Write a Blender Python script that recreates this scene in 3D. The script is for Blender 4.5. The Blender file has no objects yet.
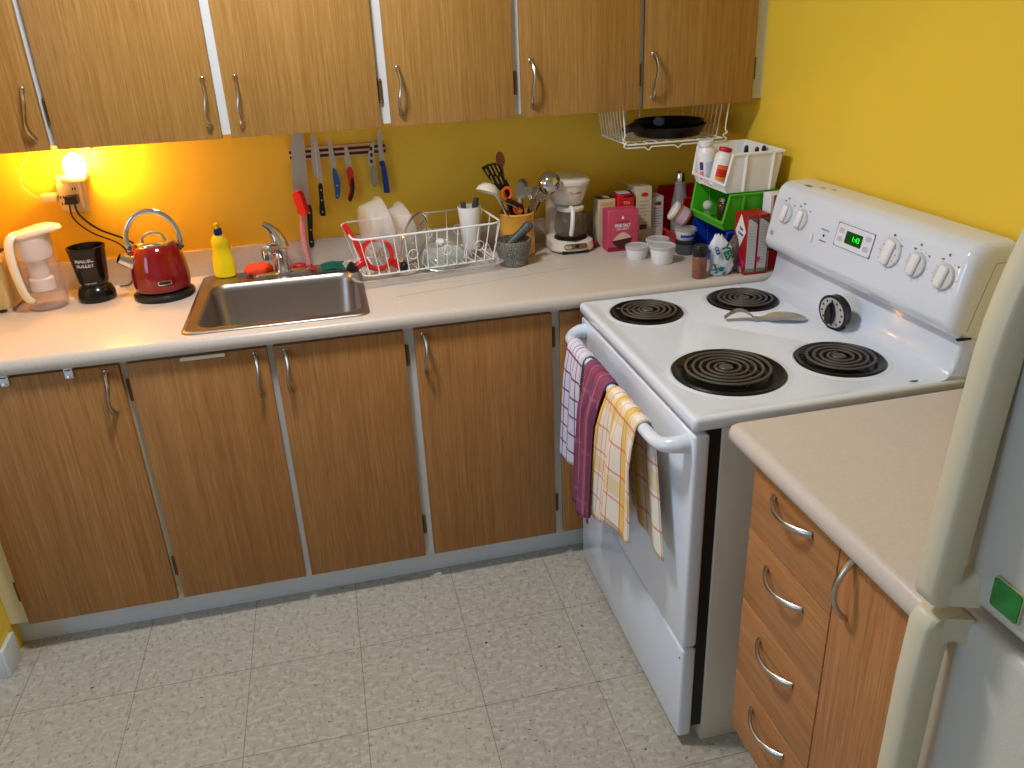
import bpy, bmesh, math, random
from mathutils import Vector as V, Matrix as M
random.seed(7)
C = bpy.context.scene.collection
PI = math.pi

# ---------------------------------------------------------------- materials
def lin(c):
    return tuple(((x/255)/12.92 if x/255 <= .04045 else ((x/255+.055)/1.055)**2.4) for x in c) + (1,)

def new_mat(name):
    m = bpy.data.materials.new(name); m.use_nodes = True
    nt = m.node_tree; b = nt.nodes['Principled BSDF']
    return m, nt, b

def mat(name, rgb, rough=.5, metal=0, spec=.5, coat=0, alpha=1, trans=0, ior=1.45, emit=None, es=0,
        var=.0, vscale=30, bump=0, bscale=200, sub=0, sheen=0):
    m, nt, b = new_mat(name)
    I = b.inputs
    I['Base Color'].default_value = lin(rgb); I['Roughness'].default_value = rough
    I['Metallic'].default_value = metal; I['Specular IOR Level'].default_value = spec
    I['Coat Weight'].default_value = coat; I['Coat Roughness'].default_value = .05
    I['Alpha'].default_value = alpha; I['Transmission Weight'].default_value = trans; I['IOR'].default_value = ior
    if sheen: I['Sheen Weight'].default_value = sheen
    if emit: I['Emission Color'].default_value = lin(emit); I['Emission Strength'].default_value = es
    tc = nt.nodes.new('ShaderNodeTexCoord')
    if var:
        n = nt.nodes.new('ShaderNodeTexNoise'); n.inputs['Scale'].default_value = vscale; n.inputs['Detail'].default_value = 4
        nt.links.new(tc.outputs['Object'], n.inputs['Vector'])
        r = nt.nodes.new('ShaderNodeValToRGB'); c = lin(rgb)
        r.color_ramp.elements[0].position = .3; r.color_ramp.elements[1].position = .7
        r.color_ramp.elements[0].color = tuple(x*(1-var) for x in c[:3]) + (1,)
        r.color_ramp.elements[1].color = tuple(min(1, x*(1+var)) for x in c[:3]) + (1,)
        nt.links.new(n.outputs['Fac'], r.inputs['Fac']); nt.links.new(r.outputs['Color'], I['Base Color'])
    if bump:
        n = nt.nodes.new('ShaderNodeTexNoise'); n.inputs['Scale'].default_value = bscale
        nt.links.new(tc.outputs['Object'], n.inputs['Vector'])
        bp = nt.nodes.new('ShaderNodeBump'); bp.inputs['Strength'].default_value = bump; bp.inputs['Distance'].default_value = .002
        nt.links.new(n.outputs['Fac'], bp.inputs['Height']); nt.links.new(bp.outputs['Normal'], I['Normal'])
    return m

def wood_mat(name, light, mid, dark, axis='z', rough=.45):
    m, nt, b = new_mat(name); L = nt.links.new
    tc = nt.nodes.new('ShaderNodeTexCoord'); oi = nt.nodes.new('ShaderNodeObjectInfo')
    off = nt.nodes.new('ShaderNodeVectorMath'); off.operation = 'ADD'
    mul = nt.nodes.new('ShaderNodeMath'); mul.operation = 'MULTIPLY'; mul.inputs[1].default_value = 37.
    L(oi.outputs['Random'], mul.inputs[0]); L(tc.outputs['Object'], off.inputs[0]); L(mul.outputs[0], off.inputs[1])
    def noise(sc, detail, dist=0):
        mp = nt.nodes.new('ShaderNodeMapping'); mp.inputs['Scale'].default_value = sc
        L(off.outputs[0], mp.inputs['Vector'])
        n = nt.nodes.new('ShaderNodeTexNoise'); n.inputs['Scale'].default_value = 1; n.inputs['Detail'].default_value = detail
        n.inputs['Distortion'].default_value = dist
        L(mp.outputs[0], n.inputs['Vector']); return n
    def S(a, l): return (a, a, l) if axis == 'z' else (a, l, a)
    n1 = noise(S(11, .5), 3, .6); n2 = noise(S(130, 2.6), 4); n3 = noise(S(520, 12), 2)
    def mx(a, b_, f):
        x = nt.nodes.new('ShaderNodeMix'); x.data_type = 'FLOAT'; x.inputs['Factor'].default_value = f
        L(a, x.inputs[2]); L(b_, x.inputs[3]); return x.outputs[0]
    f = mx(mx(n1.outputs['Fac'], n2.outputs['Fac'], .68), n3.outputs['Fac'], .45)
    r = nt.nodes.new('ShaderNodeValToRGB'); e = r.color_ramp.elements
    e[0].position = .34; e[0].color = lin(dark); e[1].position = .64; e[1].color = lin(light)
    k = e.new(.49); k.color = lin(mid)
    L(f, r.inputs['Fac']); L(r.outputs['Color'], b.inputs['Base Color'])
    b.inputs['Roughness'].default_value = rough; b.inputs['Specular IOR Level'].default_value = .35
    bp = nt.nodes.new('ShaderNodeBump'); bp.inputs['Strength'].default_value = .12; bp.inputs['Distance'].default_value = .0006
    L(n3.outputs['Fac'], bp.inputs['Height']); L(bp.outputs['Normal'], b.inputs['Normal'])
    return m

def plaid_mat(name, base, stripes, rough=.95):
    """woven check from UV in metres: stripes = [(axis, period, offset, width, rgb, strength)]"""
    m, nt, b = new_mat(name); L = nt.links.new
    uv = nt.nodes.new('ShaderNodeUVMap'); sep = nt.nodes.new('ShaderNodeSeparateXYZ'); L(uv.outputs[0], sep.inputs[0])
    cur = nt.nodes.new('ShaderNodeRGB'); cur.outputs[0].default_value = lin(base); cur = cur.outputs[0]
    def mt(op, a, v):
        n = nt.nodes.new('ShaderNodeMath'); n.operation = op
        L(a, n.inputs[0]); n.inputs[1].default_value = v; return n.outputs[0]
    for ax, per, offs, w, rgb, st in stripes:
        x = mt('ADD', sep.outputs['X' if ax == 'u' else 'Y'], offs + 10*per)
        x = mt('MODULO', x, per); x = mt('LESS_THAN', x, w); x = mt('MULTIPLY', x, st)
        mix = nt.nodes.new('ShaderNodeMix'); mix.data_type = 'RGBA'
        L(x, mix.inputs['Factor']); L(cur, mix.inputs[6]); mix.inputs[7].default_value = lin(rgb); cur = mix.outputs[2]
    L(cur, b.inputs['Base Color']); b.inputs['Roughness'].default_value = rough; b.inputs['Specular IOR Level'].default_value = .1
    w = nt.nodes.new('ShaderNodeTexWave'); w.inputs['Scale'].default_value = 90; w.bands_direction = 'Y'
    L(uv.outputs[0], w.inputs['Vector'])
    bp = nt.nodes.new('ShaderNodeBump'); bp.inputs['Strength'].default_value = .35; bp.inputs['Distance'].default_value = .002
    L(w.outputs['Fac'], bp.inputs['Height']); L(bp.outputs['Normal'], b.inputs['Normal'])
    return m

def floor_mat():
    m, nt, b = new_mat('vinyl_tile'); L = nt.links.new
    tc = nt.nodes.new('ShaderNodeTexCoord')
    mp = nt.nodes.new('ShaderNodeMapping'); mp.inputs['Location'].default_value = (2.3457, .8428, 0)
    L(tc.outputs['Object'], mp.inputs['Vector'])
    br = nt.nodes.new('ShaderNodeTexBrick'); br.offset = 0; br.squash = 1
    for k, v in (('Scale', 1), ('Mortar Size', .0011), ('Mortar Smooth', .3), ('Bias', 0), ('Brick Width', .3048), ('Row Height', .3048)):
        br.inputs[k].default_value = v
    br.inputs['Color1'].default_value = lin((180, 172, 157)); br.inputs['Color2'].default_value = lin((174, 166, 152))
    br.inputs['Mortar'].default_value = lin((126, 115, 98)); L(mp.outputs[0], br.inputs['Vector'])
    # directional chips
    def chips(scale, rot, thr0, thr1, rgb, prev, st):
        mm = nt.nodes.new('ShaderNodeMapping'); mm.inputs['Scale'].default_value = scale; mm.inputs['Rotation'].default_value = (0, 0, rot)
        L(tc.outputs['Object'], mm.inputs['Vector'])
        n = nt.nodes.new('ShaderNodeTexNoise'); n.inputs['Scale'].default_value = 1; n.inputs['Detail'].default_value = 1.5; L(mm.outputs[0], n.inputs['Vector'])
        r = nt.nodes.new('ShaderNodeMapRange'); r.inputs[1].default_value = thr0; r.inputs[2].default_value = thr1; r.inputs[4].default_value = st
        L(n.outputs['Fac'], r.inputs[0])
        x = nt.nodes.new('ShaderNodeMix'); x.data_type = 'RGBA'; L(r.outputs[0], x.inputs['Factor']); L(prev, x.inputs[6]); x.inputs[7].default_value = lin(rgb)
        return x.outputs[2]
    c = chips((40, 90, 1), .5, .50, .62, (196, 189, 175), br.outputs['Color'], .75)
    c = chips((85, 45, 1), .2, .56, .64, (156, 147, 131), c, .7)
    c = chips((60, 100, 1), .9, .70, .73, (120, 98, 72), c, .9)
    c = chips((46, 46, 1), 0, .765, .775, (50, 40, 34), c, .9)
    x = nt.nodes.new('ShaderNodeMix'); x.data_type = 'RGBA'; L(br.outputs['Fac'], x.inputs['Factor']); L(c, x.inputs[6]); x.inputs[7].default_value = lin((128, 117, 100))
    L(x.outputs[2], b.inputs['Base Color']); b.inputs['Roughness'].default_value = .42; b.inputs['Specular IOR Level'].default_value = .4
    return m

def stone_mat(name, base, spots, scale, rough=.6):
    m, nt, b = new_mat(name); L = nt.links.new
    tc = nt.nodes.new('ShaderNodeTexCoord')
    n = nt.nodes.new('ShaderNodeTexNoise'); n.inputs['Scale'].default_value = scale; n.inputs['Detail'].default_value = 3; L(tc.outputs['Object'], n.inputs['Vector'])
    r = nt.nodes.new('ShaderNodeValToRGB'); e = r.color_ramp.elements
    e[0].position = .42; e[0].color = lin(base); e[1].position = .6; e[1].color = lin(spots)
    L(n.outputs['Fac'], r.inputs['Fac']); L(r.outputs['Color'], b.inputs['Base Color']); b.inputs['Roughness'].default_value = rough
    bp = nt.nodes.new('ShaderNodeBump'); bp.inputs['Strength'].default_value = .3; bp.inputs['Distance'].default_value = .001
    L(n.outputs['Fac'], bp.inputs['Height']); L(bp.outputs['Normal'], b.inputs['Normal'])
    return m

YELLOW = mat('yellow_paint', (240, 202, 62), .42, var=.02, vscale=3, bump=.06, bscale=160)
CREAMP = mat('cream_paint', (226, 219, 184), .5)
WHITEP = mat('white_paint', (214, 218, 220), .4)
CEIL = mat('ceiling_paint', (235, 232, 222), .8)
WOODU = wood_mat('oak_laminate_upper', (180, 137, 76), (164, 120, 60), (142, 101, 48), rough=.42)
WOODB = wood_mat('oak_laminate_base', (180, 129, 74), (162, 111, 59), (140, 94, 49), rough=.42)
WOODH = wood_mat('oak_laminate_drawer', (192, 138, 86), (176, 121, 72), (154, 102, 58), axis='y')
WOODV = wood_mat('oak_laminate_side', (190, 136, 84), (172, 117, 68), (148, 98, 55))
LAM = mat('counter_laminate', (203, 192, 180), .32, var=.035, vscale=140, spec=.45)
NICKEL = mat('tarnished_nickel', (178, 170, 158), .24, 1)
STEELH = mat('satin_steel', (190, 184, 174), .25, 1)
BRASSD = mat('dark_hinge', (112, 96, 74), .4, .5)
ENAMEL = mat('white_enamel', (222, 230, 240), .12, spec=.6, coat=.5)
ENAMELS = mat('enamel_side_bounce', (214, 206, 186), .35)  # stove side enamel; warm bounce from the yellow walls is put into its colour
OFFW = mat('off_white_plastic', (230, 230, 226), .3)
BLACK = mat('black_gloss', (12, 12, 13), .18)
BLACKM = mat('black_matte', (22, 21, 21), .55)
COIL = mat('coil_metal', (92, 86, 80), .45, .3)
PAN = mat('drip_pan_black', (20, 18, 17), .3, .3)
CHROME = mat('chrome', (215, 215, 215), .08, 1)
STEEL = mat('brushed_steel', (172, 166, 160), .27, 1, bump=.05, bscale=400)
SINKM = mat('sink_steel', (160, 154, 150), .34, 1)
FRIDGE = mat('fridge_enamel', (196, 193, 182), .33, bump=.25, bscale=420)
FRIDGEH = mat('fridge_handle_plastic', (208, 200, 172), .42)
RED = mat('red_gloss', (128, 4, 8), .12, coat=.5)
REDP = mat('red_plastic', (206, 22, 26), .35)
WHITE = mat('white_plastic', (236, 236, 238), .35)
WIRE = mat('white_wire', (238, 236, 232), .35)
BLACKP = mat('black_plastic', (20, 20, 22), .35)
DARKG = mat('dark_grey_plastic', (54, 54, 58), .4)
LEDG = mat('display_green', (6, 60, 20), .2, emit=(0, 90, 20), es=.25)
LEDT = mat('display_digits', (30, 255, 50), .3, emit=(30, 255, 50), es=1.1)
GREY = mat('grey_print', (120, 124, 132), .5)
CLEAR = mat('clear_plastic', (226, 224, 226), .12, alpha=.30, spec=.6)
FROST = mat('frosted_plastic', (240, 236, 232), .25, alpha=.27)
GLASS = mat('clear_glass', (200, 206, 202), .04, alpha=.22, spec=.8)
PINKT = mat('pink_clear_plastic', (232, 150, 150), .2, alpha=.75)

# ---------------------------------------------------------------- mesh helpers
def new(): return bmesh.new()
def box(bm, a, b, bev=0, seg=2):
    x0, y0, z0 = [min(p, q) for p, q in zip(a, b)]; x1, y1, z1 = [max(p, q) for p, q in zip(a, b)]
    vs = [bm.verts.new(p) for p in ((x0,y0,z0),(x1,y0,z0),(x1,y1,z0),(x0,y1,z0),(x0,y0,z1),(x1,y0,z1),(x1,y1,z1),(x0,y1,z1))]
    fs = [bm.faces.new([vs[i] for i in f]) for f in ((0,3,2,1),(4,5,6,7),(0,1,5,4),(1,2,6,5),(2,3,7,6),(3,0,4,7))]
    if bev:
        es = set(e for f in fs for e in f.edges)
        bmesh.ops.bevel(bm, geom=list(es), offset=bev, segments=seg, affect='EDGES', profile=.5)
    return bm
def B(a, b, bev=0, seg=2): return box(new(), a, b, bev, seg)

def ring_loft(bm, rings, cap0=True, cap1=True, closed=False):
    R = [[bm.verts.new(p) for p in r] for r in rings]
    n = len(R[0]); pairs = list(zip(R, R[1:]))
    if closed: pairs.append((R[-1], R[0]))
    for a, b in pairs:
        for i in range(n):
            j = (i+1) % n
            bm.faces.new((a[i], a[j], b[j], b[i]))
    if not closed:
        if cap0: bm.faces.new(R[0][::-1])
        if cap1: bm.faces.new(R[-1])
    return bm

def lathe(bm, prof, seg=32, c=(0, 0, 0), cap0=True, cap1=True, sx=1, sy=1):
    rings = [[(c[0]+r*sx*math.cos(2*PI*i/seg), c[1]+r*sy*math.sin(2*PI*i/seg), c[2]+z) for i in range(seg)] for r, z in [(max(r, 1e-4), z) for r, z in prof]]
    return ring_loft(bm, rings, cap0, cap1)
def LA(prof, seg=32, c=(0, 0, 0), **k): return lathe(new(), prof, seg, c, **k)

def tube(bm, pts, r, seg=8, closed=False, flat=1.0, up=None):
    pts = [V(p) for p in pts]; n = len(pts); rings = []
    rad = r if isinstance(r, (list, tuple)) else [r]*n
    t0 = (pts[1]-pts[0]).normalized()
    if up is None: up = V((0, 0, 1)) if abs(t0.z) < .9 else V((0, 1, 0))
    nrm = (V(up) - t0*V(up).dot(t0)).normalized(); prev = t0
    for i, p in enumerate(pts):
        if closed: t = (pts[(i+1) % n]-pts[i-1]).normalized()
        elif i == 0: t = t0
        elif i == n-1: t = (pts[-1]-pts[-2]).normalized()
        else: t = ((pts[i+1]-p).normalized()+(p-pts[i-1]).normalized()).normalized()
        q = prev.rotation_difference(t); nrm = q @ nrm; nrm = (nrm - t*nrm.dot(t)).normalized(); prev = t
        bi = t.cross(nrm)
        rings.append([p + nrm*(rad[i]*math.cos(2*PI*k/seg)) + bi*(rad[i]*flat*math.sin(2*PI*k/seg)) for k in range(seg)])
    return ring_loft(bm, rings, closed=closed)
def T(pts, r, seg=8, **k): return tube(new(), pts, r, seg, **k)

def prism(bm, poly, frm, d, bev=0):
    """poly: 2D points; frm: Matrix mapping (u,v,w) to space; extruded w 0..d"""
    a = [bm.verts.new(frm @ V((u, v, 0))) for u, v in poly]; b = [bm.verts.new(frm @ V((u, v, d))) for u, v in poly]
    n = len(poly); fs = [bm.faces.new(a[::-1]), bm.faces.new(b)]
    for i in range(n): fs.append(bm.faces.new((a[i], a[(i+1) % n], b[(i+1) % n], b[i])))
    if bev: bmesh.ops.bevel(bm, geom=list(set(e for f in fs[:2] for e in f.edges)), offset=bev, segments=2, affect='EDGES')
    return bm
def frame(o, u, v):
    u = V(u).normalized(); v = V(v).normalized(); w = u.cross(v)
    m = M.Identity(4)
    for i, c in enumerate((u, v, w)):
        for j in range(3): m[j][i] = c[j]
    for j in range(3): m[j][3] = o[j]
    return m
XZ = lambda y: frame((0, y, 0), (1, 0, 0), (0, 0, 1))      # w = -Y (towards the room)
YZ = lambda x: frame((x, 0, 0), (0, -1, 0), (0, 0, 1))     # w = -X ; u = -Y

def smooth_pts(pts, n=6, closed=False):
    pts = [V(p) for p in pts]; out = []; N = len(pts)
    rng = range(N) if closed else range(N-1)
    for i in rng:
        p0 = pts[i-1] if (i > 0 or closed) else pts[0]; p1 = pts[i]; p2 = pts[(i+1) % N]
        p3 = pts[(i+2) % N] if (closed or i+2 < N) else pts[-1]
        for k in range(n):
            t = k/n
            out.append(.5*((2*p1)+(p2-p0)*t+(2*p0-5*p1+4*p2-p3)*t*t+(3*p1-p0-3*p2+p3)*t**3))
    if not closed: out.append(pts[-1])
    return out
def sphere(bm, c, r, seg=20, s=(1, 1, 1)):
    n = seg//2
    prof = [(r*math.sin(PI*i/n), -r*math.cos(PI*i/n)) for i in range(n+1)]
    rings = [[(c[0]+a*s[0]*math.cos(2*PI*k/seg), c[1]+a*s[1]*math.sin(2*PI*k/seg), c[2]+z*s[2]) for k in range(seg)] for a, z in [(max(a, 1e-5), z) for a, z in prof]]
    return ring_loft(bm, rings)
def rrect(x0, y0, x1, y1, r, n=5):
    out = []
    for cx, cy, a in ((x1-r, y1-r, 0), (x0+r, y1-r, PI/2), (x0+r, y0+r, PI), (x1-r, y0+r, 1.5*PI)):
        out += [(cx+r*math.cos(a+PI/2*k/n), cy+r*math.sin(a+PI/2*k/n)) for k in range(n+1)]
    return out

# ---------------------------------------------------------------- object helpers
def local(o): return M.LocRotScale(o.location, o.rotation_euler, o.scale)
def world(o): return (world(o.parent) @ local(o)) if o.parent else local(o)
def obj(name, bm, m, parent=None, loc=False, ang=38):
    """link ONE mesh object. Coordinates are world unless loc=True (parent's own space)."""
    if parent is not None and not loc: bm.transform(world(parent).inverted())
    bmesh.ops.recalc_face_normals(bm, faces=bm.faces)
    for f in bm.faces: f.smooth = True
    for e in bm.edges:
        e.smooth = not (len(e.link_faces) == 2 and e.calc_face_angle(0) > math.radians(ang))
    me = bpy.data.meshes.new(name); bm.to_mesh(me); bm.free()
    me.materials.append(m)
    o = bpy.data.objects.new(name, me); C.objects.link(o)
    if parent is not None: o.parent = parent
    return o
def thing(name, label, cat, loc=(0, 0, 0), rot=(0, 0, 0), group=None):
    o = bpy.data.objects.new(name, None); C.objects.link(o); o.empty_display_size = .05
    o.location = loc; o.rotation_euler = rot; o['label'] = label; o['category'] = cat
    if group: o['group'] = group
    return o
def one(name, bm, m, label, cat, at=None, rot=(0, 0, 0), group=None, loc=False):
    """thing that is one mesh; world coordinates re-based on at, or local ones with loc=True"""
    if at is not None and not loc: bm.transform(M.Translation(-V(at)))
    o = obj(name, bm, m)
    if at is not None: o.location = at
    o.rotation_euler = rot
    o['label'] = label; o['category'] = cat
    if group: o['group'] = group
    return o
def struct(name, bm, m, parent=None):
    o = obj(name, bm, m, parent)
    if parent is None: o['kind'] = 'structure'
    return o
def plabel(o, s): o['label'] = s; return o
def text(name, s, size, frm, m, parent, d=.0004, loc=False, bold=0, align='CENTER', sx=1):
    cu = bpy.data.curves.new('t', 'FONT'); cu.body = s; cu.size = size; cu.align_x = align; cu.align_y = 'CENTER'
    cu.extrude = d; cu.offset = bold; cu.resolution_u = 2
    t = bpy.data.objects.new('t', cu); C.objects.link(t)
    bpy.context.view_layer.update()
    me = bpy.data.meshes.new_from_object(t.evaluated_get(bpy.context.evaluated_depsgraph_get()))
    bpy.data.objects.remove(t); bpy.data.curves.remove(cu)
    bm = new(); bm.from_mesh(me); bpy.data.meshes.remove(me)
    bm.transform(frm @ M.Diagonal((sx, 1, 1, 1)))
    return obj(name, bm, m, parent, loc)
def copy_tree(o, parent=None):
    c = o.copy(); C.objects.link(c); c.parent = parent
    for ch in list(o.children): copy_tree(ch, c)
    return c

# ================================================================ SETTING
HC = .909            # worktop height
struct('floor', B((-4.2, -4.0, -.05), (.12, .12, 0)), floor_mat())
struct('ceiling', B((-4.2, -4.0, 2.44), (.12, .12, 2.5)), CEIL)
struct('wall_back', B((-4.2, 0, 0), (.12, .1, 2.44)), YELLOW)
struct('wall_right', B((0, -4.0, 0), (.1, 0, 2.44)), YELLOW)
struct('wall_left', B((-4.1, -.68, 0), (-2.405, 0, 2.44)), YELLOW)
struct('wall_front', B((-4.2, -4.1, 0), (.1, -4.0, 2.44)), CEIL)
bm = new()
WY0, WY1, WZ0, WZ1 = -3.1, -1.5, .95, 2.15
box(bm, (-4.2, -4.0, 0), (-4.1, WY0, 2.44)); box(bm, (-4.2, WY1, 0), (-4.1, 0, 2.44))
box(bm, (-4.2, WY0, 0), (-4.1, WY1, WZ0)); box(bm, (-4.2, WY0, WZ1), (-4.1, WY1, 2.44))
struct('wall_far_left', bm, CEIL)
w = struct('window_1', B((-4.165, WY0, WZ0), (-4.16, WY1, WZ1)), GLASS)
bm = new()
for y in (WY0, (WY0+WY1)/2-.02, WY1-.04): box(bm, (-4.18, y, WZ0), (-4.13, y+.04, WZ1))
for z in (WZ0, WZ1-.04): box(bm, (-4.18, WY0, z), (-4.13, WY1, z+.04))
struct('window_frame', bm, WHITEP, w)
struct('baseboard_left', box(B((-2.405, -.692, 0), (-2.393, -.6055, .09), .002), (-4.1, -.692, 0), (-2.405, -.68, .09), .002), WHITEP)
struct('baseboard_back', B((-2.405, -.545, 0), (-.45, -.53, .098)), WHITEP)

# ================================================================ CABINETS
def pull(x, z0, z1, y, parent, out=.03):
    """arched bar pull on a door facing -Y"""
    h = (z1-z0); pts = []
    for k in range(15):
        t = k/14; s = math.sin(PI*t)
        pts.append((x + .004*math.sin(2*PI*t), y - .003 - out*s**.6, z1 - h*t))
    rad = [.0056 - .0018*math.sin(PI*k/14) for k in range(15)]
    bm = tube(new(), pts, rad, 8, flat=1.4, up=(1, 0, 0))
    for z in (z0, z1): lathe(bm, [(.008, 0), (.008, .001), (.005, .004)], 10, (0, 0, 0)) if False else sphere(bm, (x, y-.002, z), .0075, 10, (1, .5, 1.2))
    return obj('handle', bm, NICKEL, parent)
def hinge(x, z0, z1, y, parent):
    bm = box(new(), (x-.0065, y-.003, z0), (x+.0065, y, z1), .0015)
    tube(bm, [(x, y-.004, z0+.006), (x, y-.004, z1-.006)], .0032, 8)
    for z in (z0+.004, z1-.004): sphere(bm, (x, y-.005, z), .0042, 8)
    return obj('hinge', bm, BRASSD, parent)
def door(parent, x0, x1, z0, z1, y, wm, hx=None, hz=None, kx=None, kz=(), name='door'):
    d = obj(name, B((x0, y, z0), (x1, y+.018, z1), .0015), wm, parent)
    if hx: pull(hx, hz[0], hz[1], y, d)
    for a, b in kz: hinge(kx, a, b, y+.0165, d)
    return d

# upper run
UZ0, UZ1, UY = 1.370, 2.12, -.323
def upper(name_label, x0, x1, doors):
    t = thing('wall_cabinet', name_label, 'cabinet', ((x0+x1)/2, 0, UZ0+.008))
    obj('carcass', B((x0, -.3035, UZ0+.008), (x1, -.001, UZ1+.02)), WHITEP, t)
    for dx0, dx1, hx, kx in doors:
        door(t, dx0, dx1, UZ0, UZ1, UY, WOODU, hx, (1.403, 1.524), kx, ((1.434, 1.499), (1.99, 2.055)))
    return t
upper('oak wall cabinet cut off by the left photo edge, above the white jug', -2.404, -2.0435, [(-2.385, -2.050, -2.077, -2.392)])
upper('wide double door oak wall cabinet above the kettle and sink', -2.0434, -1.1705, [(-2.032, -1.616, -1.6405, -2.0365), (-1.592, -1.185, -1.557, -1.178)])
upper('single door oak wall cabinet above the dish rack', -1.1704, -.7855, [(-1.156, -.797, -1.126, -.790)])
upper('single door oak wall cabinet above the coffee maker', -.7854, -.4035, [(-.774, -.412, -.745, -.4075)])
upper('oak wall cabinet in the corner against the right wall, above the frying pans', -.4034, -.0005, [(-.396, -.040, -.370, -.034)])

# base run
BY, BZ0, BZ1 = -.6035, .101, .858
def base(label, x0, x1, doors, kz=((.747, .811), (.177, .241))):
    t = thing('base_cabinet', label, 'cabinet', ((x0+x1)/2, -.3, .1))
    g = B((x0, -.585, .099), (x1, -.567, .868))
    for a, b in (((x0, -.5665, .099), (x0+.012, -.02, .868)), ((x1-.012, -.5665, .099), (x1, -.02, .868)), ((x0+.0125, -.5665, .099), (x1-.0125, -.02, .115)), ((x0+.0125, -.030, .1155), (x1-.0125, -.02, .868))): box(g, a, b)
    obj('carcass', g, CREAMP if x0 < -2.3 else WHITEP, t)
    for dx0, dx1, hx, kx in doors:
        door(t, dx0, dx1, BZ0, BZ1, BY, WOODB, hx, (.727, .842), kx, kz)
    return t
base('leftmost oak base cabinet under the jug and kettle, beside the left wall', -2.404, -1.9345, [(-2.348, -1.942, -1.975, -2.354)])
base('double door oak base cabinet below the steel sink', -1.9344, -1.1905, [(-1.925, -1.570, -1.601, -1.9305), (-1.553, -1.202, -1.523, -1.1965)])
base('single door oak base cabinet beside the stove, below the dish rack', -1.1904, -.7635, [(-1.174, -.775, -1.148, -.7685)])
base('narrow strip of oak base cabinet half hidden behind the hanging towels', -.7634, -.012, [(-.750, -.40, None, -.7575)], kz=())

# worktop with sink cut-out
NX0, NX1, NY0, NY1 = -1.762, -1.300, -.560, -.085
def worktop_bm():
    bm = new()
    # profile of front edge (y,z), swept in x as strips around the sink hole
    yf = -.624
    prof = [(-.001, HC-.038), (yf+.006, HC-.038), (yf+.001, HC-.032), (yf-.001, HC-.02), (yf+.002, HC-.008), (yf+.010, HC-.001), (yf+.02, HC), (-.001, HC)]
    def seg(x0, x1, pr):
        a = [bm.verts.new((x0, y, z)) for y, z in pr]; b = [bm.verts.new((x1, y, z)) for y, z in pr]
        n = len(pr); bm.faces.new(a); bm.faces.new(b[::-1])
        for i in range(n): bm.faces.new((a[i], b[i], b[(i+1) % n], a[(i+1) % n]))
    seg(-2.404, NX0, prof); seg(NX1, -.0005, prof)
    seg(NX0, NX1, prof[:1] and [(NY0, HC-.038)] + prof[1:7] + [(NY0, HC)])
    seg(NX0, NX1, [(-.001, HC-.038), (NY1, HC-.038), (NY1, HC), (-.001, HC)])
    return bm
t = thing('worktop', 'long cream laminate worktop running along the back wall', 'worktop', (-1.2, -.3, HC-.038))
obj('surface', worktop_bm(), LAM, t)
obj('backsplash', box(B((-2.404, -.019, HC-.002), (-.0005, -.001, HC+.086), .004), (-.019, -.622, HC-.002), (-.0005, -.02, HC+.086), .004), LAM, t)
SEAM = mat('joint_line', (176, 148, 126), .6)
obj('seam', box(T([(-1.20, -.452, HC), (-.62, -.350, HC)], .0009, 6), (-1.16, -.365, HC-.001), (-.99, -.3635, HC+.0004)), SEAM, t)

# white hooks and the strip on the base doors
for i, x in enumerate((-2.061, -2.212)):
    bm = box(new(), (x-.0105, -.6085, .838), (x+.0105, -.6045, .8705), .003)
    box(bm, (x-.0105, -.6085, .8595), (x+.0105, -.59, .8625)); tube(bm, [(x, -.608, .846), (x, -.614, .8425), (x, -.617, .847)], .0025, 6)
    one('door_hook', bm, WHITE, ['white plastic hook over the leftmost base door, nearer its handle', 'white plastic hook over the leftmost base door, at the photo edge'][i], 'hook', (x, -.606, .84))
one('finger_strip', prism(new(), rrect(-1.79, .849, -1.676, .858, .004), XZ(-.604), .006), CREAMP, 'thin cream strip on the top edge of the base door below the sink', 'strip', (-1.73, -.606, .85))

# ================================================================ SINK + TAP
t = thing('kitchen_sink', 'stainless steel drop in sink under the chrome tap', 'sink', (-1.53, -.32, HC))
sx0, sx1, sy0, sy1 = -1.782, -1.284, -.585, -.034
bx0, bx1, by0, by1 = -1.748, -1.306, -.545, -.150
def rz(x0, y0, x1, y1, r, z): return [(x, y, z) for x, y in rrect(x0, y0, x1, y1, r, 6)]
bm = ring_loft(new(), [rz(sx0, sy0, sx1, sy1, .03, HC+.0003), rz(sx0+.001, sy0+.001, sx1-.001, sy1-.001, .03, HC+.004), rz(sx0+.008, sy0+.008, sx1-.008, sy1-.008, .028, HC+.006),
    rz(sx0+.014, sy0+.014, sx1-.014, sy1-.06, .05, HC+.0035), rz(bx0-.004, by0-.004, bx1+.004, by1+.004, .055, HC+.0035), rz(bx0, by0, bx1, by1, .052, HC+.001),
    rz(bx0+.006, by0+.006, bx1-.006, by1-.006, .05, HC-.02), rz(bx0+.012, by0+.012, bx1-.012, by1-.012, .05, HC-.15), rz(bx0+.03, by0+.03, bx1-.03, by1-.03, .045, HC-.172), rz(bx0+.17, by0+.15, bx1-.17, by1-.15, .03, HC-.176)], cap0=False)
obj('basin', bm, SINKM, t, ang=60)
obj('drain', LA([(.042, 0), (.042, .003), (.03, .003), (.028, .0005), (.001, .0005)], 24, (-1.527, -.347, HC-.1765)), CHROME, t)

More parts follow.
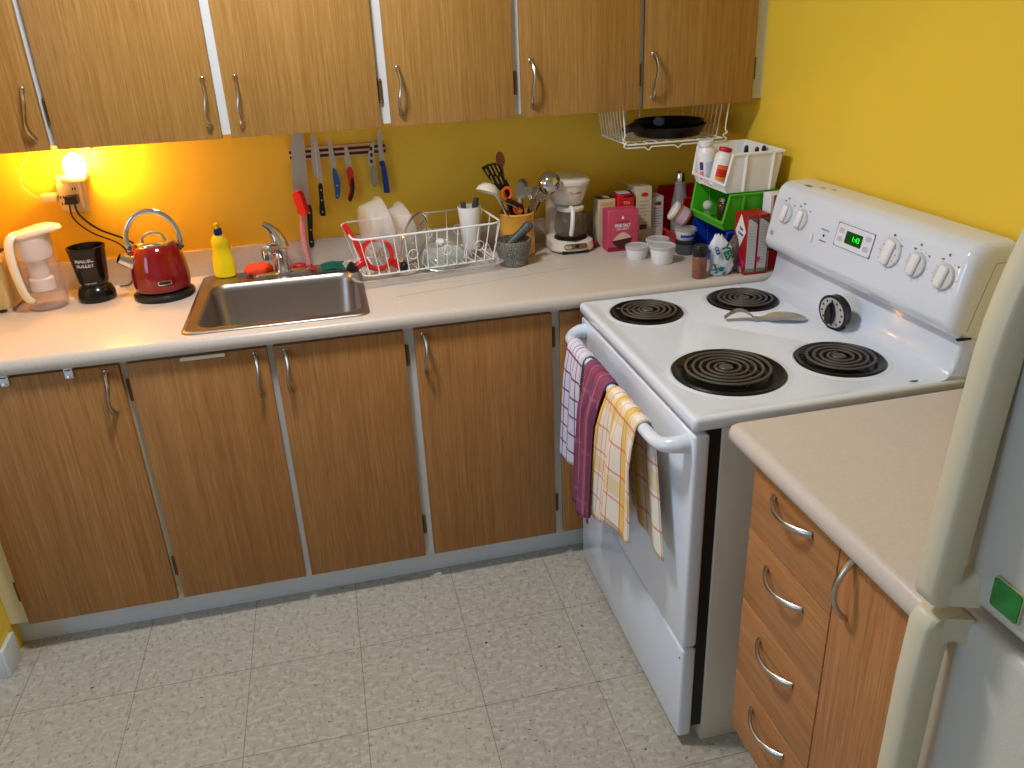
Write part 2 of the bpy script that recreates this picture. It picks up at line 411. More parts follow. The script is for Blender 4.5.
t = thing('kitchen_tap', 'chrome single lever tap behind the sink', 'tap', (-1.528, -.092, HC+.0045))
z0 = HC+.0045
obj('base', ring_loft(new(), [rz(-1.625, -.118, -1.431, -.066, .025, z0), rz(-1.625, -.118, -1.431, -.066, .025, z0+.006), rz(-1.618, -.111, -1.438, -.073, .018, z0+.011)]), CHROME, t)
obj('body', LA([(.027, .008), (.0255, .02), (.0225, .05), (.0225, .075), (.0225, .09), (.020, .10)], 20, (-1.528, -.092, z0)), CHROME, t)
pts = smooth_pts([(-1.530, -.093, z0+.055), (-1.540, -.108, z0+.082), (-1.552, -.128, z0+.092), (-1.563, -.150, z0+.092)], 5)
n = len(pts); bm = tube(new(), pts, [.020 - .003*i/n for i in range(n)], 14); lathe(bm, [(.0165, 0), (.0172, .018), (.0165, .030), (.008, .036)], 18, (-1.566, -.154, z0+.066))
obj('spout', bm, CHROME, t)
pts = smooth_pts([(-1.526, -.09, z0+.085), (-1.529, -.09, z0+.110), (-1.538, -.092, z0+.134), (-1.552, -.096, z0+.154), (-1.568, -.10, z0+.166)], 5)
n = len(pts)
obj('lever', tube(new(), pts, [.018*(1-i/n)+.0065 for i in range(n)], 12, flat=1.15), CHROME, t)

# ================================================================ KNIFE RACK
PALEW = mat('pale_wood', (222, 176, 132), .5); MAGN = mat('magnet_strip', (60, 26, 24), .4)
t = thing('knife_rack', 'pale wooden magnetic knife rack with two dark strips on the back wall', 'knife rack', (-1.309, -.002, 1.253))
obj('bar', B((-1.459, -.016, 1.252), (-1.158, -.001, 1.290), .002), PALEW, t)
for z in (1.2615, 1.2775): obj('magnetic_strip', B((-1.4595, -.0175, z-.0045), (-1.1575, -.0165, z+.0045)), MAGN, t)
BLADE = mat('blade_steel', (190, 188, 184), .35, .55)
def knife(label, blade, hnd, hm, y=-.0185, rivets=(), group=None, cat='knife', name='kitchen_knife', th=.0016, hth=.014):
    xs = [p[0] for p in hnd]; zs = [p[1] for p in hnd]
    t = thing(name, label, cat, (sum(xs)/len(xs), y, min(zs)))
    obj('blade', prism(new(), blade, XZ(y), th), BLADE, t)
    b = new(); cpts = smooth_pts([(x, 0, z) for x, z in hnd], 3, closed=True)
    prism(b, [(p.x, p.z) for p in cpts], XZ(y+.004), hth-.004, .0025)
    h = obj('handle', b, hm, t)
    for x, z in rivets: obj('rivet', LA([(.0028, 0), (.0028, .001), (.0015, .0016)], 10).copy() if False else sphere(new(), (x, y+.004-hth+.0035, z), .003, 8, (1, .5, 1)), BLADE, h)
    return t
K1b = [(-1.4384, 1.3175), (-1.4285, 1.3444), (-1.4156, 1.3513), (-1.4087, 1.3391), (-1.4084, 1.2955), (-1.4129, 1.215), (-1.4167, 1.1492), (-1.4180, 1.1), (-1.4619, 1.1134), (-1.4679, 1.1202), (-1.4564, 1.2185)]
K1b = [(-1.447, 1.3175), (-1.436, 1.3444), (-1.4156, 1.3585), (-1.4087, 1.3485), (-1.4084, 1.2955), (-1.4129, 1.215), (-1.4167, 1.1492), (-1.4180, 1.1), (-1.4619, 1.1134), (-1.4679, 1.1202), (-1.4600, 1.2185)]
K1h = [(-1.4285, 1.1037), (-1.4138, 1.1049), (-1.4157, 1.0611), (-1.4217, 1.0179), (-1.422, 0.9784), (-1.4326, 0.9684), (-1.4385, 0.98), (-1.4354, 1.0233)]
knife('large wide bladed chef knife with black riveted handle, leftmost on the rack', K1b, K1h, BLACKP, rivets=((-1.4225, 1.085), (-1.4265, 1.03), (-1.4295, .99)))
K2b = [(-1.3866, 1.3257), (-1.379, 1.3291), (-1.3692, 1.3126), (-1.3655, 1.2803), (-1.3666, 1.2114), (-1.3698, 1.1664), (-1.3775, 1.1664), (-1.3849, 1.1964), (-1.3944, 1.2013), (-1.3933, 1.2542)]
K2h = [(-1.3831, 1.1713), (-1.370, 1.1716), (-1.3722, 1.1288), (-1.3718, 1.0777), (-1.3769, 1.0704), (-1.3891, 1.0728), (-1.3904, 1.0879), (-1.3857, 1.1298)]
k = knife('dimpled santoku knife with black riveted handle, second from left on rack', K2b, K2h, BLACKP, rivets=((-1.377, 1.155), (-1.379, 1.122), (-1.381, 1.085)))
bm = new()
for i in range(14): sphere(bm, (-1.3765-.0006*i*.5, -.0202, 1.30-.0078*i), .0022, 6, (.6, .25, 1.3))
obj('dimples', bm, mat('dimple_light', (250, 248, 240), .4), k)
K3b = [(-1.3333, 1.3101), (-1.3283, 1.3177), (-1.3243, 1.3014), (-1.3214, 1.2609), (-1.3212, 1.2303), (-1.322, 1.2078), (-1.3318, 1.2109), (-1.3371, 1.2336), (-1.3377, 1.2702)]
K3h = [(-1.332, 1.2189), (-1.3212, 1.2139), (-1.3143, 1.1865), (-1.3146, 1.1573), (-1.3221, 1.1243), (-1.3334, 1.124), (-1.3333, 1.1505), (-1.3347, 1.1882)]
BLUEH = mat('blue_handle', (28, 96, 168), .35)
knife('small paring knife with slim bright blue handle, third from left', K3b, K3h, BLUEH, rivets=((-1.324, 1.165), (-1.327, 1.132)))
K4b = [(-1.2875, 1.2807), (-1.279, 1.2901), (-1.2741, 1.2696), (-1.2726, 1.2409), (-1.2714, 1.2112), (-1.2865, 1.2082), (-1.2899, 1.2341)]
K4h = [(-1.2894, 1.2114), (-1.2712, 1.2182), (-1.2677, 1.1702), (-1.2725, 1.1369), (-1.2863, 1.1084), (-1.2963, 1.1199), (-1.287, 1.1382), (-1.2871, 1.1718)]
k = knife('small knife with red and black curved handle, fourth from left', K4b, K4h, mat('red_handle', (214, 44, 40), .35))
obj('grip_inlay', prism(new(), [(-1.2770, 1.187), (-1.2725, 1.187), (-1.2690, 1.170), (-1.2735, 1.138), (-1.2865, 1.1095), (-1.2945, 1.119), (-1.2835, 1.138), (-1.2805, 1.165)], XZ(-.0285), .0015), BLACKP, k)
K5b = [(-1.2171, 1.249), (-1.2061, 1.2808), (-1.1908, 1.3), (-1.1942, 1.2677), (-1.1955, 1.2312), (-1.1959, 1.2104), (-1.2079, 1.2105), (-1.2167, 1.2222)]
K5h = [(-1.2071, 1.2174), (-1.1975, 1.2165), (-1.1931, 1.1892), (-1.1941, 1.1599), (-1.2046, 1.1489), (-1.2142, 1.1615), (-1.2131, 1.1866)]
def holes_bm():
    bm = new()
    for (a, b) in ((-1.204, 1.272), (-1.2045, 1.252), (-1.2065, 1.232)): prism(bm, rrect(a-.0045, b-.006, a+.0045, b+.006, .003, 3), XZ(-.0185-.0017), .0002)
    return bm
k = knife('silver cheese knife with holed blade and round silver handle', K5b, K5h, STEEL)
obj('blade_hole', holes_bm(), MAGN, k)
K6b = [(-1.1787, 1.3233), (-1.1695, 1.3327), (-1.1669, 1.3184), (-1.1657, 1.2697), (-1.1654, 1.2227), (-1.1762, 1.2224), (-1.1807, 1.2462), (-1.1805, 1.2871)]
K6h = [(-1.1829, 1.2268), (-1.1666, 1.2307), (-1.1609, 1.195), (-1.1576, 1.1356), (-1.16, 1.129), (-1.1762, 1.1287), (-1.1766, 1.1457), (-1.1776, 1.1879), (-1.1775, 1.2171)]
knife('long thin knife with dark blue handle, rightmost on the rack', K6b, K6h, mat('dark_blue_handle', (16, 52, 150), .35))

# ================================================================ OUTLET, PLUGS, NIGHT LIGHT, CORDS
PLATE = mat('ivory_plastic', (232, 218, 196), .35)
t = thing('wall_outlet', 'ivory six way outlet adapter plate on the yellow wall under the light', 'outlet', (-2.105, -.001, 1.145))
obj('plate', B((-2.148, -.009, 1.148), (-2.072, -.001, 1.262), .003), PLATE, t)
obj('adapter_block', B((-2.145, -.037, 1.160), (-2.082, -.0092, 1.245), .005), PLATE, t)
bm = new()
for x, z in ((-2.10, 1.222), (-2.138, 1.18), (-2.138, 1.20)): box(bm, (x-.0015, -.0378, z-.004), (x+.0015, -.0368, z+.004)); box(bm, (x+.0055, -.0378, z-.004), (x+.0085, -.0368, z+.004))
obj('socket_slots', bm, BLACKM, t)
t = thing('plug_charger', 'ivory plug in charger sticking out left of the outlet adapter', 'charger', (-2.16, -.03, 1.19))
b = B((-2.192, -.052, 1.188), (-2.1465, -.018, 1.214), .006); obj('body', b, PLATE, t)
obj('cord', T(smooth_pts([(-2.191, -.035, 1.2), (-2.205, -.03, 1.205), (-2.235, -.03, 1.24), (-2.225, -.04, 1.29), (-2.19, -.05, 1.33), (-2.18, -.05, 1.369)], 5), .0012, 6), PLATE, t)
t = thing('night_light', 'glowing plug in night light above the outlet', 'light', (-2.095, -.05, 1.24))
obj('base', B((-2.112, -.092, 1.2465), (-2.052, -.012, 1.266), .004), PLATE, t)
BULB = mat('lit_bulb', (255, 230, 180), .4, emit=(255, 178, 72), es=235)
obj('bulb', sphere(new(), (-2.068, -.078, 1.292), .031, 16, (1, .85, 1.25)), BULB, t)
for lab, pts, r in (('black kettle cord running from the outlet to the red kettle', [(-2.098, -.06, 1.187), (-2.09, -.07, 1.15), (-2.05, -.06, 1.10), (-1.98, -.045, 1.055), (-1.93, -.035, 1.00), (-1.90, -.03, .925), (-1.885, -.06, .914)], .0032),
                    ('thin black cord running from the outlet down behind the black blender base', [(-2.112, -.06, 1.187), (-2.11, -.065, 1.14), (-2.075, -.05, 1.09), (-2.01, -.035, 1.045), (-1.988, -.03, 1.0), (-1.988, -.03, .95), (-2.0, -.045, .917), (-2.03, -.06, .915)], .0025)):
    t = thing('power_cord', lab, 'cord', pts[0])
    obj('plug', B((pts[0][0]-.011, -.066, 1.180), (pts[0][0]+.011, -.0372, 1.206), .004), BLACKP, t)
    obj('cable', T(smooth_pts(pts, 7), r, 7), BLACKP, t)
bm = tube(new(), smooth_pts([(-2.045, -.29, 1.367), (-2.02, -.20, 1.362), (-2.0, -.15, 1.352), (-1.985, -.13, 1.340)], 4), .0018, 6)
tube(bm, smooth_pts([(-2.03, -.24, 1.364), (-1.995, -.15, 1.353), (-1.99, -.13, 1.333)], 4), .0015, 6)
one('wire_clip', bm, NICKEL, 'bent metal wire clip under the wall cabinet above the night light', 'clip', (-2.04, -.25, 1.36))

# ================================================================ LEFT COUNTER THINGS
# toaster at the photo edge
t = thing('toaster', 'yellowish steel toaster cut off at the left edge behind the jug', 'toaster', (-2.345, -.13, HC))
obj('body', ring_loft(new(), [rz(-2.398+i, -.215+i, -2.282-i, -.06-i, .035, z) for i, z in ((.008, HC+.012), (0, HC+.03), (0, HC+.12), (.006, HC+.15), (.02, HC+.163))]), mat('wall_tinted_steel', (206, 190, 140), .3, .6), t)  # reflection of the yellow wall is painted into the steel colour
for x in (-2.375, -2.305):
    for y in (-.19, -.09): obj('foot', LA([(.012, 0), (.011, .013)], 12, (x, y, HC)), CHROME, t)
obj('slots', box(B((-2.375, -.19, HC+.1625), (-2.35, -.085, HC+.1645)), (-2.33, -.19, HC+.1625), (-2.305, -.085, HC+.1645)), BLACKM, t)

# filter jug
jx, jy = -2.205, -.178
t = thing('filter_jug', 'clear water filter jug with white lid and thick white handle', 'jug', (jx, jy, HC))
def oval(prof, c, sx=1.0, sy=1.0, seg=32): return LA(prof, seg, c, sx=sx, sy=sy)
bm = LA([(.05, 0), (.056, .006), (.058, .03), (.056, .10), (.052, .155), (.055, .21), (.0535, .21), (.0505, .155), (.0545, .10), (.0565, .03), (.054, .008), (.001, .005)], 36, (jx, jy, HC))
obj('pitcher', bm, mat('jug_clear', (222, 200, 194), .08, alpha=.20, spec=.7), t)
obj('reservoir', LA([(.030, .145), (.044, .150), (.0475, .165), (.0505, .225)], 32, (jx, jy, HC)), WHITE, t)
obj('filter', LA([(.026, .092), (.026, .146)], 24, (jx, jy, HC)), mat('filter_white', (225, 222, 220), .5), t)
obj('filter_cap', LA([(.033, .055), (.033, .088), (.028, .092)], 24, (jx, jy, HC)), WHITE, t)
bm = new(); n = 32; rings = []
for s, z in ((1, .216), (1.04, .221), (1.0, .229), (.75, .235)):
    rr = []
    for i in range(n):
        a = 2*PI*i/n; r = .056*s + (.030*s*max(0, math.cos(a))**5)
        rr.append((jx+r*math.cos(a), jy+r*math.sin(a), HC+z+.010*math.cos(a)))
    rings.append(rr)
obj('lid', ring_loft(bm, rings), PLATE, t)
d = V((-.50, -.86, 0)).normalized(); pp = []
for a, b in ((.047, .222), (.062, .222), (.075, .203), (.080, .165), (.079, .12), (.073, .075), (.064, .046), (.052, .034)): pp.append(V((jx, jy, HC+b)) + d*a)
pp = smooth_pts(pp, 4); obj('handle', tube(new(), pp, [.0095]*len(pp), 12, flat=1.5, up=(0, 0, 1)), mat('handle_ivory', (236, 228, 210), .35), t)

# blender base
bx, by = -2.074, -.152
t = thing('blender_base', 'small black blender motor base with cup shaped top, left of kettle', 'blender', (bx, by, HC))
obj('foot', LA([(.05, 0), (.0535, .006), (.053, .022), (.046, .040), (.034, .050)], 36, (bx, by, HC)), BLACK, t)
obj('cup', LA([(.036, .046), (.042, .06), (.051, .150), (.0535, .160), (.0535, .164), (.049, .164), (.047, .15), (.038, .115), (.001, .113)], 36, (bx, by, HC)), BLACK, t)
bm = new()
for a in (0, PI/2):
    tube(bm, [(bx-.022*math.cos(a), by-.022*math.sin(a), HC+.135), (bx, by, HC+.118), (bx+.022*math.cos(a), by+.022*math.sin(a), HC+.135)], .002, 6)
lathe(bm, [(.012, .108), (.010, .122)], 12, (bx, by, HC))
obj('coupling', bm, NICKEL, t)
def wrap_text(s, size, c, r, z, m, parent, a0=-PI/2, name='lettering', bold=0):
    """lettering bent round a vertical cylinder facing the room"""
    o = text(name, s, size, M.Identity(4), m, None, .0002, bold=bold)
    me = o.data
    for v in me.vertices:
        a = a0 + v.co.x/r; rr = r + .0004 + v.co.z
        v.co = V((c[0]+rr*math.cos(a), c[1]+rr*math.sin(a), z+v.co.y))
    inv = world(parent).inverted(); me.transform(inv); o.parent = parent
    return o
SILV = mat('silver_print', (188, 186, 180), .4)
wrap_text('MAGIC', .017, (bx, by), .0487, HC+.130, SILV, t, -1.60, bold=.0006)
wrap_text('BULLET', .015, (bx, by), .0472, HC+.115, SILV, t, -1.60, bold=.0006)
wrap_text('magic bullet', .007, (bx, by), .0418, HC+.060, SILV, t, -1.55)
obj('logo_dot', sphere(new(), (bx+.002, by-.0485, HC+.128), .006, 14, (1, .12, 1)), mat('dark_red_print', (130, 24, 18), .5), t)

# kettle
kx, ky = -1.876, -.188
t = thing('electric_kettle', 'glossy red dome kettle with chrome arched handle on black base', 'kettle', (kx, ky, HC))
obj('power_base', LA([(.082, 0), (.087, .004), (.087, .014), (.078, .022), (.06, .024)], 40, (kx, ky, HC)), BLACKP, t)
obj('body', LA([(.070, .026), (.078, .029), (.0795, .036), (.0815, .05), (.0815, .075), (.0775, .105), (.0705, .135), (.062, .158), (.054, .163)], 48, (kx, ky, HC)), RED, t)
l = obj('lid', LA([(.056, .163), (.055, .168), (.046, .172), (.040, .170), (.02, .171), (.001, .172)], 36, (kx, ky, HC)), CHROME, t)
obj('lid_loop', T([(kx-.032*math.cos(PI*i/12), ky, HC+.168+.026*math.sin(PI*i/12)) for i in range(13)], .0022, 8, flat=1.8), CHROME, l)
pts = [(kx-.0745*math.cos(PI*i/20)*(1.0), ky, HC+.172+.085*math.sin(PI*i/20)) for i in range(21)]
pts = [(kx-.067, ky, HC+.145), (kx-.072, ky, HC+.158)] + pts + [(kx+.072, ky, HC+.158), (kx+.067, ky, HC+.145)]
obj('handle', T(pts, .0042, 10, flat=1.9), CHROME, t)
bm = new()
for s in (-1, 1): tube(bm, [(kx+s*.060, ky, HC+.140), (kx+s*.076, ky, HC+.152)], [.010, .011], 14)
obj('handle_mount', bm, mat('dark_chrome', (90, 88, 86), .2, .9), t)
dd = V((-.90, -.35, 0)).normalized(); P0 = V((kx, ky, HC+.112)) + dd*.064; P1 = V((kx, ky, HC+.136)) + dd*.104
obj('spout', T([P0, P0.lerp(P1, .5), P1], [.0215, .0185, .0155], 16, flat=1.0), CHROME, t)
# badge on the body front
fr = frame((kx+.022, ky-.0795, HC+.060), (1, .27, 0), (0, .02, 1))
obj('badge', prism(new(), rrect(-.019, -.0065, .019, .0065, .003), fr, .002, .0005), CHROME, t)
obj('badge_inlay', prism(new(), rrect(-.016, -.0035, .016, .0035, .0015), fr @ M.Translation((0, 0, .002)), .0004), BLACKP, t)

# dish soap
sx, sy = -1.709, -.058
sy = -.062
t = thing('soap_bottle', 'yellow dish soap bottle with blue neck standing at sink back corner', 'bottle', (sx, sy, HC+.004))
YB = mat('yellow_bottle', (244, 222, 22), .3)
obj('body', LA([(.026, 0), (.031, .004), (.0315, .035), (.028, .07), (.0225, .10), (.026, .108), (.0255, .118), (.017, .134), (.012, .138)], 28, (sx, sy, HC+.004), sx=1.08, sy=.72), YB, t)
obj('collar', LA([(.0125, .137), (.0125, .155), (.009, .158)], 20, (sx, sy, HC+.004)), mat('blue_cap', (24, 46, 150), .35), t)
obj('nozzle', LA([(.006, .157), (.006, .166), (.0095, .167), (.0095, .172), (.004, .175)], 16, (sx, sy, HC+.004)), YB, t)

# sponges
def blob(c, s, k, seed, seg=22):
    rnd = random.Random(seed); bm = sphere(new(), (0, 0, 0), 1, seg)
    ph = [rnd.uniform(0, 6) for _ in range(6)]
    for v in bm.verts:
        n = 1 + k*(math.sin(5*v.co.x+ph[0]) * math.sin(6*v.co.y+ph[1]) + .6*math.sin(11*v.co.x+ph[2])*math.sin(9*v.co.z+ph[3]) + .4*rnd.uniform(-1, 1))
        v.co = V((v.co.x*s[0]*n, v.co.y*s[1]*n, max(-s[2]*.72, v.co.z*s[2]*n)))
        v.co += V(c) + V((0, 0, s[2]*.72))
    return bm
one('scrub_cloth', blob((-1.604, -.078, HC+.0065), (.046, .030, .021), .10, 3), mat('orange_mesh', (236, 74, 34), .8, bump=.8, bscale=500), 'crumpled orange mesh scrubber left of the tap', 'scrubber', (-1.604, -.078, HC+.006))
bm = new(); rnd = random.Random(5); g = 9
rows = [[(-.037+.074*i/(g-1), -.024+.048*j/(g-1)) for i in range(g)] for j in range(6)]
tv = [[bm.verts.new((x, y*(1+.06*math.sin(40*x)), .012+.003*math.sin(90*x+2)+.003*math.cos(120*y))) for x, y in r] for r in rows]
bv = [[bm.verts.new((x, y*(1+.06*math.sin(40*x)), .0045+.002*math.sin(90*x+2)*0)) for x, y in r] for r in rows]
for a, fl in ((tv, 0), (bv, 1)):
    for j in range(5):
        for i in range(g-1):
            q = (a[j][i], a[j][i+1], a[j+1][i+1], a[j+1][i]); bm.faces.new(q[::-1] if fl else q)
per = [(0, i) for i in range(g)] + [(j, g-1) for j in range(1, 6)] + [(5, i) for i in range(g-2, -1, -1)] + [(j, 0) for j in range(4, 0, -1)]
for k in range(len(per)):
    a, b = per[k], per[(k+1) % len(per)]; bm.faces.new((bv[a[0]][a[1]], bv[b[0]][b[1]], tv[b[0]][b[1]], tv[a[0]][a[1]]))
one('scouring_pad', bm, mat('green_scourer', (14, 92, 74), .95, bump=.9, bscale=600), 'dark green scouring pad at the right end of the sink ledge', 'scouring pad', (-1.372, -.112, HC+.016), rot=(.50, 0, .12), loc=True)

# dish brush standing on its base
t = thing('dish_brush', 'pink dish brush with red bristles standing upright right of the tap', 'brush', (-1.444, -.088, HC+.005))
obj('suction_foot', LA([(.022, 0), (.020, .004), (.010, .010), (.007, .02)], 20, (-1.444, -.088, HC+.005)), REDP, t)
pts = smooth_pts([(-1.444, -.088, HC+.02), (-1.450, -.086, .975), (-1.451, -.084, 1.03), (-1.444, -.082, 1.09), (-1.446, -.08, 1.13), (-1.447, -.082, 1.165)], 5)
n = len(pts); obj('handle', tube(new(), pts, [.0075 + .0025*math.sin(PI*i/n) for i in range(n)], 10), PINKT, t)
fr = frame((-1.442, -.092, 1.128), (.30, -.55, -.25), (-.2, .1, 1.0))
obj('head', prism(new(), rrect(-.016, -.038, .016, .042, .015), frame((-1.440, -.084, 1.132), (.8, -.6, .1), (-.16, 0, 1)), .008, .002), PINKT, t)
bm = new(); fr = frame((-1.4365, -.093, 1.132), (.8, -.6, .1), (-.16, 0, 1))
prism(bm, rrect(-.0155, -.036, .0155, .040, .013), fr, .019)
obj('bristles', bm, mat('red_bristles', (240, 44, 34), .8, bump=1, bscale=500), t)
bm = sphere(new(), (-1.478, -.062, HC+.0155), .014, 16, (1.6, 1, .75))
one('sponge_holder', bm, mat('dull_red', (188, 34, 44), .45), 'small dull red pad lying between the tap and the dish brush', 'pad', (-1.478, -.062, HC+.005))

# ================================================================ DISH RACK
RL, RW = .452, .25
rc = (-1.082, -.196); ryaw = .12
t = thing('drying_rack', 'white wire dish rack on clear plastic drainer tray', 'dish rack', (rc[0], rc[1], HC), (0, 0, ryaw))
tray = ring_loft(new(), [rz(-.22, -.115, .21, .115, .03, .001), rz(-.225, -.12, .215, .12, .03, .010), rz(-.243, -.135, .228, .135, .035, .024), rz(-.248, -.14, .233, .14, .037, .0255),
    rz(-.241, -.133, .226, .133, .035, .0265), rz(-.222, -.117, .212, .117, .03, .012), rz(-.215, -.11, .205, .11, .03, .004)])
obj('drip_tray', tray, FROST, t, loc=True)
def rackpt(t01, z, L=RL/2, W=RW/2):
    return None
bot = rz(-.212, -.105, .205, .105, .03, .032); top = rz(-.236, -.124, .228, .128, .04, .150)
tube(bm := new(), top, .0032, 8, closed=True); tube(bm, bot, .0026, 8, closed=True)
obj('rim_wires', bm, WIRE, t, loc=True)
def lerp(a, b, k): return a+(b-a)*k
bm = new()
xs = [-.195+.39*i/13 for i in range(14)]
for i, x in enumerate(xs):
    tube(bm, smooth_pts([(x*1.12, -.124, .150), (x*1.02, -.110, .05), (x, -.103, .032), (x, 0, .030), (x, .103, .032), (x*1.02, .110, .05), (x*1.12, .128, .150)][0:(7 if i % 2 == 0 else 5)], 3), .0017, 6)
for y in (-.075, 0, .075):
    tube(bm, smooth_pts([(-.236, y*1.15, .150), (-.212, y, .05), (-.205, y, .034)], 3), .0016, 6); tube(bm, smooth_pts([(.228, y*1.15, .150), (.212, y, .05), (.205, y, .034)], 3), .0016, 6)
obj('basket_wires', bm, WIRE, t, loc=True)
bm = new()
for i in range(1, 12, 1):   # upright plate dividers
    x = -.19+.034*i
    if i % 2: tube(bm, smooth_pts([(x, -.055, .032), (x+.012, -.050, .075), (x+.03, -.045, .032)], 4), .0014, 6)
for x in (-.06, .045, .15):
    for y in (-.117, .117): tube(bm, [(x+.015*math.cos(a), y+.005*math.sin(a)*(1 if y > 0 else -1), .085+.016*math.sin(a)) for a in [2*PI*k/16 for k in range(16)]], .0014, 6, closed=True)
obj('divider_loops', bm, WIRE, t, loc=True)
# cutlery cup hooked inside the rack's right end
Rm = M.Translation((rc[0], rc[1], HC)) @ M.Rotation(ryaw, 4, 'Z')
cw = Rm @ V((.168, .03, .040))
t = thing('cutlery_cup', 'white plastic cutlery cup at the right end of the dish rack', 'cup', cw, (0, 0, ryaw))
obj('cup', LA([(.024, 0), (.027, .004), (.036, .125), (.038, .138), (.0365, .138), (.034, .12), (.0245, .008), (.001, .006)], 28, sx=1.0, sy=1.0), mat('cup_white', (240, 240, 238), .35), t, loc=True)
t2 = one('peeler', tube(new(), [(0, 0, 0), (.004, 0, .09), (.008, 0, .128), (.013, 0, .150)], [.006, .007, .011, .009], 8), DARKG, 'dark grey utensil handle sticking out of the white cutlery cup', 'utensil', cw + V((.012, -.006, .014)), (0, 0, ryaw), loc=True)
one('table_knife', tube(new(), [(0, 0, 0), (-.004, 0, .10), (-.006, 0, .142)], [.004, .005, .006], 8, flat=1.6), mat('grey_steel', (120, 118, 116), .35, .8), 'steel knife handle in the white cutlery cup, left of the grey handle', 'knife', cw + V((-.012, .004, .012)), (0, 0, ryaw), loc=True)
# tubs standing on edge
def tub_on_edge(label, c, r, h, yaw, lean):
    o = thing('food_container', label, 'container', c, (0, lean, yaw))
    # axis along local X, open end to +X
    prof = [(r*.82, 0), (r*.88, .004), (r*.98, h-.006), (r*1.06, h-.004), (r*1.06, h), (r*.96, h), (r*.86, .008), (.001, .006)]
    bm = LA(prof, 36); bm.transform(M.Translation((0, 0, r*1.06)) @ M.Rotation(PI/2, 4, 'Y')); obj('tub', bm, FROST, o, loc=True)
    return o
tub_on_edge('large frosted round tub standing on edge at the rack left end', Rm @ V((-.162, .03, .034)), .095, .062, .25, -.10)
tub_on_edge('second frosted tub leaning right of the larger tub in the rack', Rm @ V((-.078, .015, .034)), .085, .045, .32, -.14)
# pan lid with steel rim, standing
t = thing('pan_lid', 'round glass lid with thin steel rim standing in the dish rack', 'lid', Rm @ V((-.050, -.050, .040)), (0, .20, -.62))
r = .079
obj('rim', T([(0, r*math.cos(a), r+.002+r*math.sin(a)) for a in [2*PI*k/40 for k in range(40)]], .0034, 8, closed=True), STEELH, t, loc=True)
bm = LA([(.001, 0), (r*.5, .003), (r*.98, .010), (r*.98, .012), (r*.5, .006), (.001, .003)], 36); bm.transform(M.Translation((-.012, 0, r+.002)) @ M.Rotation(PI/2, 4, 'Y')); obj('glass', bm, GLASS, t, loc=True)
obj('wire_loop', T(smooth_pts([(.002, -.03, r+.002-.05), (.016, -.045, r-.01), (.018, -.02, r+.035), (.014, .02, r+.06)], 6), .0022, 8), STEELH, t, loc=True)
# domed glass lid lying
cw = Rm @ V((.052, -.005, .036))
t = thing('pan_lid', 'domed clear glass lid lying tilted in the middle of dish rack', 'lid', cw, (.35, 0, 0))
obj('dome', LA([(.082, 0), (.083, .004), (.070, .022), (.045, .036), (.014, .042), (.012, .0395), (.044, .033), (.068, .019), (.079, .004)], 40), GLASS, t, loc=True)
obj('rim', T([(.083*math.cos(a), .083*math.sin(a), .002) for a in [2*PI*k/48 for k in range(48)]], .0022, 6, closed=True), STEELH, t, loc=True)
obj('knob', LA([(.007, .04), (.007, .048), (.014, .054), (.013, .060), (.004, .063)], 18), WHITE, t, loc=True)
# red apple slicer hanging on the rack front left
t = thing('apple_slicer', 'red ring apple slicer with steel blades at rack left front', 'slicer', Rm @ V((-.165, -.078, .036)), (1.15, .12, .12))
t.scale = (1.1, 1.1, 1.1)
r0 = .036
obj('ring', ring_loft(new(), [[(rr*math.cos(2*PI*i/36), r0+.012+rr*math.sin(2*PI*i/36), z) for i in range(36)] for rr, z in ((r0, -.008), (r0+.011, -.008), (r0+.012, 0), (r0+.009, .010), (r0, .010))], closed=True), REDP, t, loc=True)
bm = new()
for k in range(4):
    a = PI*k/4; c, s = math.cos(a), math.sin(a)
    tube(bm, [(-r0*c, r0+.012-r0*s, 0), (r0*c, r0+.012+r0*s, 0)], [.005, .005], 4, flat=.12)
tube(bm, [(.009*math.cos(a), r0+.012+.009*math.sin(a), 0) for a in [2*PI*k/14 for k in range(14)]], .0022, 6, closed=True)
obj('blades', bm, CHROME, t, loc=True)
for s in (-1, 1):
    h = obj('grip', T(smooth_pts([(s*.030, r0-.004, 0), (s*.050, r0-.016, 0), (s*.064, r0-.024, 0), (s*.078, r0-.022, 0)], 4), [.011]*8+[.013]*4+[.010], 10), REDP, t, loc=True)
    obj('grip_pad', T(smooth_pts([(s*.060, r0-.0235, .001), (s*.070, r0-.026, .001), (s*.084, r0-.018, .001)], 4), [.0135]*4+[.0145]*4+[.009], 10), BLACKP, h, loc=True)
t = thing('vegetable_peeler', 'red plastic handled peeler poking out of the rack left corner', 'peeler', Rm @ V((-.185, -.045, .034)), (0, -.38, .1))
obj('handle', T(smooth_pts([(0, 0, .03), (.002, 0, .09), (0, 0, .14), (-.002, 0, .163)], 4), [.005, .0055, .006, .006, .006, .006, .0065, .0065, .0065, .0065, .006, .006, .005], 8, flat=1.5), mat('red_handle_plastic', (216, 40, 34), .35), t, loc=True)
obj('blade', T([(0, 0, 0), (0, 0, .035)], .003, 6), STEELH, t, loc=True)

